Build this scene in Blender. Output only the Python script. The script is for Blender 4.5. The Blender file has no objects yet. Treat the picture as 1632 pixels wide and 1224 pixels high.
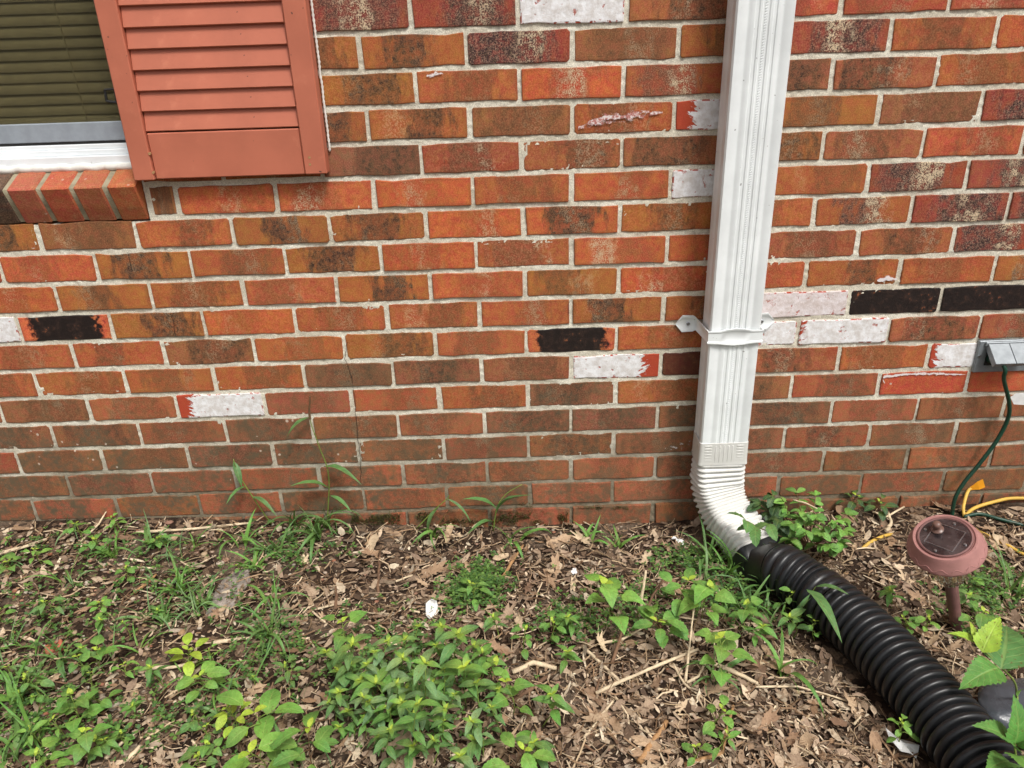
import bpy, math, random
from mathutils import Vector, Matrix, noise, Quaternion
rnd = random.Random(7)
S = bpy.context.scene
COL = S.collection
# ------------------------------------------------------------------ camera
RC = ((0.99948, 0.030213, -0.0111595), (-0.0321216, 0.9096234, -0.4141901), (-0.0023632, 0.4143337, 0.910122))
CAM = Vector((-0.03037, -1.60679, 1.12094))
FPX = 1226.0
def _mp(a): return Vector((a[0], a[2], -a[1]))
cam_d = bpy.data.cameras.new('camera'); cam_o = bpy.data.objects.new('camera', cam_d); COL.objects.link(cam_o)
_r, _u, _b = _mp(RC[0]), -_mp(RC[1]), -_mp(RC[2])
cam_o.matrix_world = Matrix(((_r.x, _u.x, _b.x, CAM.x), (_r.y, _u.y, _b.y, CAM.y), (_r.z, _u.z, _b.z, CAM.z), (0, 0, 0, 1)))
cam_d.sensor_width = 36; cam_d.lens = FPX / 1632 * 36; cam_d.clip_start = 0.02; cam_d.clip_end = 500
S.camera = cam_o
# ------------------------------------------------------------------ sky, sun, exposure (overcast)
SUN_EL, SUN_AZ = math.radians(58), math.radians(150)      # azimuth clockwise from +Y
W = bpy.data.worlds.new('World'); S.world = W; W.use_nodes = True
nt = W.node_tree; nt.nodes.clear()
sky = nt.nodes.new('ShaderNodeTexSky'); sky.sky_type = 'NISHITA'; sky.sun_disc = False
sky.sun_elevation = SUN_EL; sky.sun_rotation = SUN_AZ; sky.dust_density = 6; sky.air_density = 1.0
hs = nt.nodes.new('ShaderNodeHueSaturation'); hs.inputs['Saturation'].default_value = 0.22
bgn = nt.nodes.new('ShaderNodeBackground'); bgn.inputs[1].default_value = 0.075
wo = nt.nodes.new('ShaderNodeOutputWorld')
nt.links.new(sky.outputs[0], hs.inputs['Color']); nt.links.new(hs.outputs[0], bgn.inputs[0]); nt.links.new(bgn.outputs[0], wo.inputs[0])
sd = bpy.data.lights.new('sun', 'SUN'); sd.energy = 1.5; sd.angle = math.radians(14); sd.color = (1, 0.965, 0.91)
so = bpy.data.objects.new('sun', sd); COL.objects.link(so)
_s = Vector((math.sin(SUN_AZ) * math.cos(SUN_EL), math.cos(SUN_AZ) * math.cos(SUN_EL), math.sin(SUN_EL)))
so.rotation_euler = _s.to_track_quat('Z', 'Y').to_euler(); so.location = _s * 8
S.view_settings.view_transform = 'Standard'; S.view_settings.look = 'None'
S.view_settings.exposure = 0.72; S.view_settings.gamma = 1.0; S.view_settings.use_curve_mapping = False
S.render.engine = 'CYCLES'
S.cycles.max_bounces = 5; S.cycles.diffuse_bounces = 3; S.cycles.glossy_bounces = 3; S.cycles.transmission_bounces = 4; S.cycles.transparent_max_bounces = 8
S.cycles.use_adaptive_sampling = True; S.cycles.adaptive_threshold = 0.02; S.cycles.use_denoising = True
# ------------------------------------------------------------------ helpers
def lin(r, g, b):
    f = lambda c: (c / 255 / 12.92) if c / 255 <= 0.04045 else ((c / 255 + 0.055) / 1.055) ** 2.4
    return (f(r), f(g), f(b), 1.0)
def ray(u, v):
    a, b = (u - 816) / FPX, (v - 612) / FPX
    return _mp([RC[0][i] * a + RC[1][i] * b + RC[2][i] for i in range(3)])
def PW(u, v, Y):
    d = ray(u, v); return CAM + d * ((Y - CAM.y) / d.y)
PROF = [(-4, .06), (-1.3, .058), (-.85, .055), (-.38, .018), (-.07, 0), (.34, 0), (.87, .022), (1.18, .024), (4, .03)]
def prof(x):
    for (a, p), (b, q) in zip(PROF, PROF[1:]):
        if x <= b: return p + (q - p) * max(0, (x - a)) / (b - a)
    return PROF[-1][1]
def gz(x, y):
    k = max(0.0, 1 + y / 0.55) if y < 0 else 1.0
    v = Vector((x, y, 0))
    b = noise.noise(v * 5.0) * .014 + noise.noise(v * 14 + Vector((3, 7, 0))) * .007
    fade = min(1, max(0.25, -y / 0.12))
    return prof(x) * k + b * fade
def PG(u, v, h=0.0):
    d = ray(u, v); z = 0.0
    for _ in range(5):
        p = CAM + d * ((z + h - CAM.z) / d.z); z = gz(p.x, p.y)
    return p                                              # a point h above the ground
def gnd(p): return Vector((p.x, p.y, gz(p.x, p.y)))
def mesh(name, v, f, mats=(), smooth=False, uv=None):
    m = bpy.data.meshes.new(name); m.from_pydata([tuple(p) for p in v], [], f)
    for a in mats: m.materials.append(a)
    if smooth: m.shade_smooth()
    if uv:
        l = m.uv_layers.new(name='UVMap')
        for p in m.loops: l.data[p.index].uv = uv[p.vertex_index]
    m.update(); return m
def obj(name, me, parent=None, loc=None, mat=None):
    o = bpy.data.objects.new(name, me); COL.objects.link(o)
    if parent: o.parent = parent
    if loc is not None: o.location = loc
    if mat is not None: o.matrix_basis = mat
    return o
def tag(o, label, cat, group=None):
    o['label'] = label; o['category'] = cat
    if group: o['group'] = group
    return o
def thing(name, loc, label, cat, group=None):
    o = obj(name, None, None, loc); o.empty_display_size = .02
    return tag(o, label, cat, group)
class MB:
    def __init__(s): s.v = []; s.f = []
    def box(s, lo, hi, bev=0.0):
        x0, y0, z0 = lo; x1, y1, z1 = hi; n = len(s.v); b = bev
        if b <= 0:
            s.v += [Vector(p) for p in ((x0, y0, z0), (x1, y0, z0), (x1, y1, z0), (x0, y1, z0), (x0, y0, z1), (x1, y0, z1), (x1, y1, z1), (x0, y1, z1))]
            s.f += [tuple(n + i for i in q) for q in ((3, 2, 1, 0), (4, 5, 6, 7), (0, 1, 5, 4), (1, 2, 6, 5), (2, 3, 7, 6), (3, 0, 4, 7))]
        else:
            c = []
            for ix in (0, 1):
                for iy in (0, 1):
                    for iz in (0, 1):
                        X = (x0, x1)[ix]; Y = (y0, y1)[iy]; Z = (z0, z1)[iz]
                        dx = b * (1 - 2 * ix); dy = b * (1 - 2 * iy); dz = b * (1 - 2 * iz)
                        c.append([Vector((X, Y + dy, Z + dz)), Vector((X + dx, Y, Z + dz)), Vector((X + dx, Y + dy, Z))])
            for q in c: s.v += q
            I = lambda ix, iy, iz, a: n + (ix * 4 + iy * 2 + iz) * 3 + a
            F = []
            for i in (0, 1):
                F.append([I(i, 0, 0, 0), I(i, 1, 0, 0), I(i, 1, 1, 0), I(i, 0, 1, 0)])
                F.append([I(0, i, 0, 1), I(1, i, 0, 1), I(1, i, 1, 1), I(0, i, 1, 1)])
                F.append([I(0, 0, i, 2), I(1, 0, i, 2), I(1, 1, i, 2), I(0, 1, i, 2)])
            for i in (0, 1):
                for j in (0, 1):
                    F.append([I(i, j, 0, 0), I(i, j, 1, 0), I(i, j, 1, 1), I(i, j, 0, 1)])
                    F.append([I(i, 0, j, 0), I(i, 1, j, 0), I(i, 1, j, 2), I(i, 0, j, 2)])
                    F.append([I(0, i, j, 1), I(1, i, j, 1), I(1, i, j, 2), I(0, i, j, 2)])
                    for k in (0, 1): F.append([I(i, j, k, 0), I(i, j, k, 1), I(i, j, k, 2)])
            ctr = Vector(((x0 + x1) / 2, (y0 + y1) / 2, (z0 + z1) / 2))
            for q in F:
                a, bb, cc = (s.v[i] for i in q[:3])
                nn = (bb - a).cross(cc - a); m = sum((s.v[i] for i in q), Vector()) / len(q)
                s.f.append(tuple(q if nn.dot(m - ctr) > 0 else q[::-1]))
    def xform(s, M, start=0):
        for i in range(start, len(s.v)): s.v[i] = M @ s.v[i]
    def tube(s, pts, rad, seg=8, cap=True):
        pts = [Vector(p) for p in pts]; n0 = len(s.v); k = len(pts)
        if not isinstance(rad, (list, tuple)): rad = [rad] * k
        t0 = (pts[1] - pts[0]).normalized(); up = Vector((0, 0, 1)) if abs(t0.z) < .9 else Vector((1, 0, 0))
        side = t0.cross(up).normalized()
        for i, p in enumerate(pts):
            t = (pts[min(i + 1, k - 1)] - pts[max(i - 1, 0)]).normalized()
            side = (side - t * side.dot(t)).normalized(); up = side.cross(t)
            for j in range(seg):
                a = 2 * math.pi * j / seg
                s.v.append(p + (side * math.cos(a) + up * math.sin(a)) * rad[i])
        for i in range(k - 1):
            for j in range(seg):
                a = n0 + i * seg + j; b = n0 + i * seg + (j + 1) % seg
                s.f.append((a, b, b + seg, a + seg))
        if cap:
            s.f.append(tuple(n0 + j for j in range(seg))[::-1]); s.f.append(tuple(n0 + (k - 1) * seg + j for j in range(seg)))
    def loft(s, rings, close=True, cap=(False, False)):
        n0 = len(s.v); m = len(rings[0])
        for r in rings: s.v += [Vector(p) for p in r]
        for i in range(len(rings) - 1):
            for j in range(m if close else m - 1):
                a = n0 + i * m + j; b = n0 + i * m + (j + 1) % m
                s.f.append((a, b, b + m, a + m))
        if cap[0]: s.f.append(tuple(n0 + j for j in range(m))[::-1])
        if cap[1]: s.f.append(tuple(n0 + (len(rings) - 1) * m + j for j in range(m)))
    def build(s, name, mat, parent=None, loc=None, smooth=False, auto=None):
        me = mesh(name, s.v, s.f, [mat] if mat else [], smooth)
        o = obj(name, me, parent, loc)
        if auto:
            me.shade_smooth(); me.set_sharp_from_angle(angle=math.radians(auto))
        return o
def spline(pts, n):
    P = [Vector(p) for p in pts]; P = [P[0] * 2 - P[1]] + P + [P[-1] * 2 - P[-2]]; out = []
    for i in range(1, len(P) - 2):
        for k in range(n):
            t = k / n; a, b, c, d = P[i - 1:i + 3]
            out.append(.5 * ((2 * b) + (c - a) * t + (2 * a - 5 * b + 4 * c - d) * t * t + (3 * b - a - 3 * c + d) * t ** 3))
    return out + [P[-2]]
# ------------------------------------------------------------------ materials
class NT:
    def __init__(s, name):
        s.m = bpy.data.materials.new(name); s.m.use_nodes = True; s.t = s.m.node_tree; s.t.nodes.clear()
        s.out = s.t.nodes.new('ShaderNodeOutputMaterial')
    def n(s, typ, inp=None, **kw):
        o = s.t.nodes.new(typ)
        for k, v in kw.items(): setattr(o, k, v)
        for k, v in (inp or {}).items(): s.set(o.inputs[k], v)
        return o
    def set(s, sock, v):
        if isinstance(v, bpy.types.NodeSocket): s.t.links.new(v, sock)
        elif isinstance(v, bpy.types.Node): s.t.links.new(v.outputs[0], sock)
        else: sock.default_value = v
    def math(s, op, a, b=None, c=None, clamp=False):
        o = s.t.nodes.new('ShaderNodeMath'); o.operation = op; o.use_clamp = clamp
        for i, v in enumerate((a, b, c)):
            if v is not None: s.set(o.inputs[i], v)
        return o.outputs[0]
    def vmath(s, op, a, b=None):
        o = s.t.nodes.new('ShaderNodeVectorMath'); o.operation = op
        s.set(o.inputs[0], a)
        if b is not None: s.set(o.inputs[1], b)
        return o.outputs[0]
    def mix(s, f, a, b, blend='MIX'):
        o = s.t.nodes.new('ShaderNodeMix'); o.data_type = 'RGBA'; o.blend_type = blend
        s.set(o.inputs[0], f); s.set(o.inputs[6], a); s.set(o.inputs[7], b)
        return o.outputs[2]
    def noise(s, vec, scale, detail=3, rough=.55, dist=0.0):
        o = s.n('ShaderNodeTexNoise', {'Scale': scale, 'Detail': detail, 'Roughness': rough, 'Distortion': dist})
        if vec is not None: s.set(o.inputs['Vector'], vec)
        return o.outputs[0]
    def ss(s, v, a, b, c=0.0, d=1.0):
        o = s.n('ShaderNodeMapRange', {'From Min': a, 'From Max': b, 'To Min': c, 'To Max': d}, interpolation_type='SMOOTHSTEP')
        s.set(o.inputs['Value'], v); return o.outputs[0]
    def attr(s, name):
        o = s.t.nodes.new('ShaderNodeAttribute'); o.attribute_type = 'OBJECT'; o.attribute_name = name
        x = s.t.nodes.new('ShaderNodeSeparateXYZ'); s.t.links.new(o.outputs['Vector'], x.inputs[0]); return x.outputs
    def ramp(s, fac, stops, interp='LINEAR'):
        o = s.t.nodes.new('ShaderNodeValToRGB'); o.color_ramp.interpolation = interp
        e = o.color_ramp.elements
        while len(e) < len(stops): e.new(.5)
        for q, (p, c) in zip(e, stops): q.position = p; q.color = c
        s.set(o.inputs[0], fac); return o.outputs[0]
    def bump(s, h, strength=.3, dist=.002):
        o = s.n('ShaderNodeBump', {'Strength': strength, 'Distance': dist}); s.set(o.inputs['Height'], h); return o.outputs[0]
    def pbsdf(s, col, rough=.7, **kw):
        o = s.t.nodes.new('ShaderNodeBsdfPrincipled'); s.set(o.inputs['Base Color'], col); s.set(o.inputs['Roughness'], rough)
        for k, v in kw.items(): s.set(o.inputs[k.replace('_', ' ')], v)
        return o
    def done(s, sh):
        s.t.links.new(sh.outputs[0] if isinstance(sh, bpy.types.Node) else sh, s.out.inputs[0]); return s.m
MAT = {}
def simple(name, c, rough=.6, var=.15, scale=30, bump=.15, bscale=200, dist=.001, coat=None, **kw):
    t = NT(name); tc = t.n('ShaderNodeTexCoord').outputs['Object']
    a = t.noise(tc, scale, 4); f = t.ss(a, .3, .7)
    col = t.mix(f, tuple(x * (1 - var) for x in c[:3]) + (1,), tuple(min(1, x * (1 + var)) for x in c[:3]) + (1,))
    b = t.noise(tc, bscale, 3)
    rr = t.math('ADD', rough - .08, t.math('MULTIPLY', a, .16))
    s_ = t.pbsdf(col, rr, Normal=t.bump(b, bump, dist), **kw)
    MAT[name] = t.done(s_); return MAT[name]
def brick_material():
    t = NT('brick'); tc = t.n('ShaderNodeTexCoord').outputs['Object']
    xyz = t.n('ShaderNodeSeparateXYZ', {0: tc}).outputs; X, Z = xyz[0], xyz[2]
    A, B, C_, D = t.attr('smoke'), t.attr('marks'), t.attr('paint'), t.attr('wear')
    sm, sc, sw = A; cr, cc, rd = B; seed, white, side = C_; dirt, lich, black = D
    off = t.n('ShaderNodeCombineXYZ', {0: t.math('MULTIPLY', seed, 7.31), 1: t.math('MULTIPLY', seed, 3.7), 2: t.math('MULTIPLY', seed, 5.13)})
    p = t.vmath('ADD', t.vmath('MULTIPLY', tc, (.193, 1.0, .056)), off)
    pstr = t.vmath('MULTIPLY', p, (1.0, 1.0, .35))
    n1 = t.noise(p, 17, 4, .6); n3 = t.noise(p, 70, 4, .65); n2 = t.noise(p, 420, 3, .7); nv = t.noise(pstr, 45, 4, .6)
    base = t.n('ShaderNodeObjectInfo').outputs['Color']
    # mottled body
    hsv = t.n('ShaderNodeHueSaturation', {'Value': t.ss(n1, .25, .75, .84, 1.10), 'Hue': t.ss(n3, .3, .7, .488, .512), 'Saturation': .98, 'Color': base})
    col = hsv.outputs[0]
    # brighter, yellower ends; darker fired edges
    ax = t.math('ABSOLUTE', X); az = t.math('ABSOLUTE', Z)
    edge = t.math('MAXIMUM', t.ss(ax, .455, .5), t.ss(az, .36, .5))
    col = t.mix(t.math('MULTIPLY', edge, t.ss(n1, .3, .7, .1, .5)), col, lin(92, 58, 34))
    # red flashes
    nr = t.noise(t.vmath('ADD', t.vmath('MULTIPLY', p, (.55, 1, 1.3)), (4.2, 1.1, 0)), 34, 2, .4)
    col = t.mix(t.math('MULTIPLY', t.ss(nr, .56, .68), rd), col, lin(160, 62, 38))
    # smoke band
    dx = t.math('ABSOLUTE', t.math('SUBTRACT', t.math('ADD', X, t.math('MULTIPLY', t.math('SUBTRACT', nv, .5), .9)), sc))
    band = t.ss(t.math('DIVIDE', dx, sw), .55, 1.15, 1, 0)
    smk = t.math('MULTIPLY', t.math('MULTIPLY', band, sm), t.ss(n3, .33, .62, .45, 1.0), clamp=True)
    col = t.mix(smk, col, t.mix(t.ss(cr, .5, 1.0), t.mix(t.ss(n1, .4, .6), lin(92, 58, 42), lin(88, 62, 40)), t.mix(t.ss(n2, .45, .66), lin(66, 44, 46), lin(140, 112, 98))))
    core = t.math('MULTIPLY', t.ss(smk, .55, .95), t.ss(t.math('ADD', t.math('MULTIPLY', n3, .5), t.math('MULTIPLY', t.noise(p, 130, 3, .6), .5)), .53, .60))
    col = t.mix(t.math('MULTIPLY', core, .75), col, lin(46, 34, 28))
    pits = t.ss(t.noise(p, 150, 2, .6), .62, .7)
    col = t.mix(t.math('MULTIPLY', pits, t.math('ADD', .18, t.math('MULTIPLY', smk, .4))), col, lin(48, 34, 28))
    # cream sanding band
    dcx = t.math('ABSOLUTE', t.math('SUBTRACT', t.math('ADD', X, t.math('MULTIPLY', t.math('SUBTRACT', nv, .5), .5)), cc))
    cb = t.math('MULTIPLY', t.ss(dcx, .03, .19, 1, 0), t.math('MULTIPLY', cr, t.math('MULTIPLY', t.ss(t.math('ADD', n2, t.math('MULTIPLY', n3, .7)), .78, .98), t.ss(n1, .40, .56))), clamp=True)
    col = t.mix(cb, col, lin(205, 186, 156))
    # fine sand grain
    col = t.mix(t.ss(n2, .35, .7, 0, .30), col, t.mix(.5, col, lin(220, 170, 130)))
    col = t.mix(t.ss(n2, .62, .3, .0, .0), col, col)
    grain = t.ss(n2, .3, .7, .80, 1.10)
    col = t.mix(1.0, col, t.n('ShaderNodeCombineColor', {0: grain, 1: grain, 2: grain}).outputs[0], 'MULTIPLY')
    # splashed soil and algae
    col = t.mix(t.math('MULTIPLY', dirt, t.ss(t.math('ADD', t.math('MULTIPLY', n1, .6), t.math('MULTIPLY', n3, .4)), .40, .62), clamp=True), col, t.mix(t.ss(n3, .4, .6), lin(114, 86, 64), lin(100, 86, 66)))
    # lichen dots
    vo = t.n('ShaderNodeTexVoronoi', {'Scale': 52.0, 'Vector': p})
    dots = t.math('MULTIPLY', t.ss(t.math('ADD', vo.outputs['Distance'], t.math('MULTIPLY', n3, .25)), .24, .30, 1, 0), t.ss(t.noise(p, 22, 1), .56, .6))
    col = t.mix(t.math('MULTIPLY', dots, lich, clamp=True), col, lin(196, 178, 160))
    # black coating with bare ends
    bm = t.math('MULTIPLY', black, t.ss(t.math('SUBTRACT', t.math('ADD', ax, t.math('MULTIPLY', t.math('SUBTRACT', n3, .5), .35)), t.math('MULTIPLY', t.math('ABSOLUTE', side), .2)), .35, .43, 1, 0), clamp=True)
    bm = t.math('MULTIPLY', bm, t.ss(n3, .62, .72, 1, .55))
    col = t.mix(bm, col, t.mix(t.ss(n3, .45, .7), lin(38, 30, 28), lin(62, 46, 40)))
    # white paint, brushed out at one end
    brush = t.noise(t.vmath('ADD', t.n('ShaderNodeVectorRotate', {'Vector': p, 'Angle': .5}, rotation_type='Y_AXIS').outputs[0], (0, 0, 0)), 60, 4, .7)
    brush2 = t.noise(t.vmath('MULTIPLY', t.n('ShaderNodeVectorRotate', {'Vector': p, 'Angle': .45}, rotation_type='Y_AXIS').outputs[0], (.30, 1, 1)), 120, 5, .7)
    tx = t.math('ADD', t.math('MULTIPLY', X, side), t.math('MULTIPLY', t.math('SUBTRACT', brush2, .5), t.math('MULTIPLY', t.math('ABSOLUTE', side), .55)))
    wm = t.math('MULTIPLY', t.ss(tx, .33, .36, 1, 0), t.ss(brush, .60, .70, 1, .15))
    wm = t.math('MULTIPLY', wm, t.math('MAXIMUM', t.ss(edge, .5, .95, 1, 0), t.ss(n3, .42, .5)))
    wm = t.math('MULTIPLY', wm, white, clamp=True)
    bare = t.mix(t.math('MULTIPLY', white, .7, clamp=True), col, lin(178, 70, 46))
    col = t.mix(wm, bare, t.mix(t.ss(n3, .3, .7), lin(246, 246, 248), lin(214, 208, 204)))
    h = t.math('ADD', t.math('ADD', t.math('MULTIPLY', n3, .9), t.math('MULTIPLY', n2, .5)), t.math('MULTIPLY', wm, .5))
    h = t.math('ADD', h, t.math('MULTIPLY', t.math('MULTIPLY', brush2, wm), .6))
    s_ = t.pbsdf(col, t.mix(bm, (.82,) * 3 + (1,), (.5,) * 3 + (1,)), Normal=t.bump(h, .55, .0022), Specular_IOR_Level=.3)
    return t.done(s_)
def far_brick_material():
    t = NT('brick_beyond'); g = t.n('ShaderNodeNewGeometry'); tc = t.n('ShaderNodeTexCoord').outputs['Object']
    c = t.ramp(g.outputs['Random Per Island'], [(0, lin(166, 80, 48)), (.25, lin(180, 92, 48)), (.5, lin(128, 78, 52)), (.7, lin(188, 92, 48)), (.85, lin(116, 74, 60)), (1, lin(160, 90, 44))])
    n = t.noise(tc, 30, 4); n2 = t.noise(tc, 300, 3)
    col = t.mix(t.ss(n, .4, .68, 0, .7), c, lin(92, 60, 46))
    return t.done(t.pbsdf(col, .85, Normal=t.bump(n2, .4, .002)))
def mortar_material():
    t = NT('mortar'); tc = t.n('ShaderNodeTexCoord').outputs['Object']
    n = t.noise(tc, 9, 4); f = t.noise(tc, 500, 3, .7); m = t.noise(tc, 90, 4, .6)
    col = t.mix(t.ss(n, .35, .65), lin(236, 231, 214), lin(220, 211, 191))
    col = t.mix(t.ss(m, .5, .72, 0, .35), col, lin(176, 160, 138))
    g = t.ss(f, .32, .68, .70, 1.14)
    col = t.mix(1.0, col, t.n('ShaderNodeCombineColor', {0: g, 1: g, 2: g}).outputs[0], 'MULTIPLY')
    z = t.n('ShaderNodeSeparateXYZ', {0: tc}).outputs[2]                # soil splashed up by rain: patchy
    zz = t.math('ADD', z, t.math('MULTIPLY', t.math('SUBTRACT', t.noise(tc, 6, 4, .65), .5), .5))
    col = t.mix(t.ss(zz, .36, .04, 0, .9), col, t.mix(t.ss(m, .4, .6), lin(128, 112, 90), lin(110, 102, 82)))
    return t.done(t.pbsdf(col, .92, Normal=t.bump(t.math('ADD', f, m), .6, .002), Specular_IOR_Level=.2))
def leaf_material(name, rough=.5, trans=.28, vein=.5, yb=True):
    t = NT(name); uv = t.n('ShaderNodeUVMap').outputs[0]; q = t.n('ShaderNodeSeparateXYZ', {0: uv}).outputs; T, Sx = q[0], q[1]
    oi = t.n('ShaderNodeObjectInfo'); tc = t.n('ShaderNodeTexCoord').outputs['Object']
    base = oi.outputs['Color']; rv = oi.outputs['Random']
    pv = t.vmath('ADD', tc, t.n('ShaderNodeCombineXYZ', {0: t.math('MULTIPLY', rv, 31.0), 1: t.math('MULTIPLY', rv, 17.0)}).outputs[0])
    n = t.noise(pv, 5, 4); nf = t.noise(pv, 26, 3)
    col = t.n('ShaderNodeHueSaturation', {'Value': t.ss(n, .25, .75, .78, 1.22), 'Hue': t.ss(nf, .3, .7, .492, .51), 'Color': base}).outputs[0]
    if yb:
        y = t.attr('young')[0]
        col = t.mix(t.math('MULTIPLY', t.math('POWER', t.math('SUBTRACT', 1.0, T, clamp=True), 1.6), y, clamp=True), col, lin(196, 210, 70))
    aS = t.math('ABSOLUTE', Sx)
    mid = t.ss(aS, .03, .10, 1, 0)
    lat = t.ss(t.math('SINE', t.math('MULTIPLY', t.math('SUBTRACT', T, t.math('MULTIPLY', aS, .22)), 48.0)), .80, 1.0)
    vn = t.math('MAXIMUM', mid, t.math('MULTIPLY', lat, .6))
    col = t.mix(t.math('MULTIPLY', vn, vein), col, t.mix(.45, col, lin(190, 205, 120)))
    holes = t.ss(t.noise(pv, 17, 1), .67, .71)
    col = t.mix(t.math('MULTIPLY', holes, .75), col, lin(112, 88, 48))
    b = t.bump(t.math('ADD', t.math('MULTIPLY', vn, -1.0), t.math('MULTIPLY', nf, .5)), .35, .002)
    p_ = t.pbsdf(col, rough, Normal=b, Specular_IOR_Level=.4)
    tr = t.n('ShaderNodeBsdfTranslucent', {'Color': t.mix(.25, col, lin(140, 180, 60)), 'Normal': b})
    mx = t.n('ShaderNodeMixShader', {0: trans}); t.t.links.new(p_.outputs[0], mx.inputs[1]); t.t.links.new(tr.outputs[0], mx.inputs[2])
    return t.done(mx)
def dead_material(name, stops, island=True, k=1.15):
    stops = [(p, (c[0] * k, c[1] * k * .98, c[2] * k * .95, 1)) for p, c in stops]
    t = NT(name); g = t.n('ShaderNodeNewGeometry'); tc = t.n('ShaderNodeTexCoord').outputs['Object']
    rv = g.outputs['Random Per Island'] if island else t.n('ShaderNodeObjectInfo').outputs['Random']
    c = t.ramp(rv, stops)
    n = t.noise(tc, 40 if island else 3, 4); n2 = t.noise(tc, 260 if island else 14, 3)
    col = t.mix(t.ss(n, .45, .7, 0, .35), c, lin(110, 86, 66))
    col = t.mix(t.ss(n2, .45, .7, 0, .3), col, lin(80, 60, 46))
    p_ = t.pbsdf(col, .8, Normal=t.bump(n2, .4, .002), Specular_IOR_Level=.25)
    return t.done(p_)
def soil_material():
    t = NT('soil'); tc = t.n('ShaderNodeTexCoord').outputs['Object']
    n = t.noise(tc, 7, 5, .6); m = t.noise(tc, 45, 5, .65); f = t.noise(tc, 240, 4, .7)
    col = t.mix(t.ss(m, .35, .65), lin(42, 32, 26), lin(72, 56, 44))
    col = t.mix(t.ss(n, .50, .66, 0, .6), col, lin(124, 108, 92))
    v = t.n('ShaderNodeTexVoronoi', {'Scale': 95.0, 'Vector': tc})
    chip = t.ss(t.n('ShaderNodeSeparateColor', {0: v.outputs['Color']}).outputs[0], .72, .76)
    col = t.mix(t.math('MULTIPLY', chip, .6), col, lin(140, 116, 94))
    g = t.ss(f, .3, .7, .65, 1.2)
    col = t.mix(1.0, col, t.n('ShaderNodeCombineColor', {0: g, 1: g, 2: g}).outputs[0], 'MULTIPLY')
    h = t.math('ADD', t.math('MULTIPLY', m, 1.0), t.math('MULTIPLY', f, .5))
    return t.done(t.pbsdf(col, .95, Normal=t.bump(h, .9, .006), Specular_IOR_Level=.15))
def painted(name, c, rough, chips, chipcol, dirt=None, **kw):
    t = NT(name); tc = t.n('ShaderNodeTexCoord').outputs['Object']
    n = t.noise(tc, 12, 4); f = t.noise(tc, 140, 3); g = t.noise(tc, 60, 2)
    col = t.mix(t.ss(n, .3, .7), tuple(x * .92 for x in c[:3]) + (1,), tuple(min(1, x * 1.05) for x in c[:3]) + (1,))
    if dirt: col = t.mix(t.ss(t.noise(tc, 25, 5, .7), .55, .75, 0, .5), col, dirt)
    col = t.mix(t.ss(g, .76, .79, 0, chips), col, chipcol)
    col = t.mix(t.ss(t.noise(t.vmath('ADD', tc, (5, 5, 5)), 110, 1), .77, .80, 0, chips), col, lin(60, 48, 42))
    MAT[name] = t.done(t.pbsdf(col, t.math('ADD', rough, t.math('MULTIPLY', t.math('SUBTRACT', n, .5), .2)), Normal=t.bump(f, .12, .001), **kw))
    return MAT[name]
M_brick, M_far, M_mortar = brick_material(), far_brick_material(), mortar_material()
M_leaf, M_grass = leaf_material('leaf', .5, .18), leaf_material('grass_blade', .45, .18, .25)
M_soil = soil_material()
painted('shutter_paint', lin(190, 110, 85), .55, .8, lin(214, 160, 110), lin(204, 126, 98))
painted('white_metal', lin(238, 242, 242), .33, .55, lin(90, 86, 80))
painted('white_elbow', lin(218, 217, 212), .38, .6, lin(70, 64, 58), lin(190, 182, 168))
painted('white_vinyl', lin(236, 240, 242), .35, .2, lin(200, 200, 195))
simple('caulk', lin(226, 224, 216), .8, .08, 60, .5, 150)
simple('screen_frame', lin(150, 158, 166), .4, .08, 40, .2, 500)
simple('dark_gasket', lin(34, 34, 34), .6)
simple('blind_slat', lin(214, 198, 150), .5, .06)
painted('black_plastic', lin(28, 29, 31), .38, .5, lin(90, 88, 84), lin(58, 56, 54))
simple('grey_plastic', lin(70, 74, 80), .28, .3, 18, .4, 60, .004)
simple('terracotta_plastic', lin(166, 118, 112), .8, .10, 30, .15, 200)
simple('stake_brown', lin(120, 84, 80), .65, .15, 30, .2)
simple('bronze', lin(112, 84, 74), .35, .15)
simple('cord_green', lin(22, 62, 46), .42, .15)
simple('cord_yellow', lin(214, 174, 78), .5, .1)
simple('plug_orange', lin(238, 160, 34), .5, .08)
simple('prong', lin(90, 84, 76), .35, Metallic=1.0)
simple('steel', lin(176, 180, 184), .3, .1, Metallic=1.0)
simple('grey_metal', lin(140, 146, 150), .42, .14, 40, .2, 250, Metallic=.35)
simple('paper', lin(232, 232, 230), .8, .05, 60, .5, 120, .003)
simple('twig_pale', lin(212, 192, 160), .85, .2, 60, .6, 300, .002)
simple('twig_dark', lin(116, 88, 66), .85, .25, 60, .6, 300, .002)
simple('twig_orange', lin(170, 130, 88), .8, .2, 60, .5, 300, .002)
simple('stem_green', lin(120, 140, 62), .55, .2)
simple('stem_brown', lin(112, 84, 58), .7, .2)
simple('crack_dark', lin(44, 34, 28), .95)
simple('room_dark', lin(50, 46, 42), .9)
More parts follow.
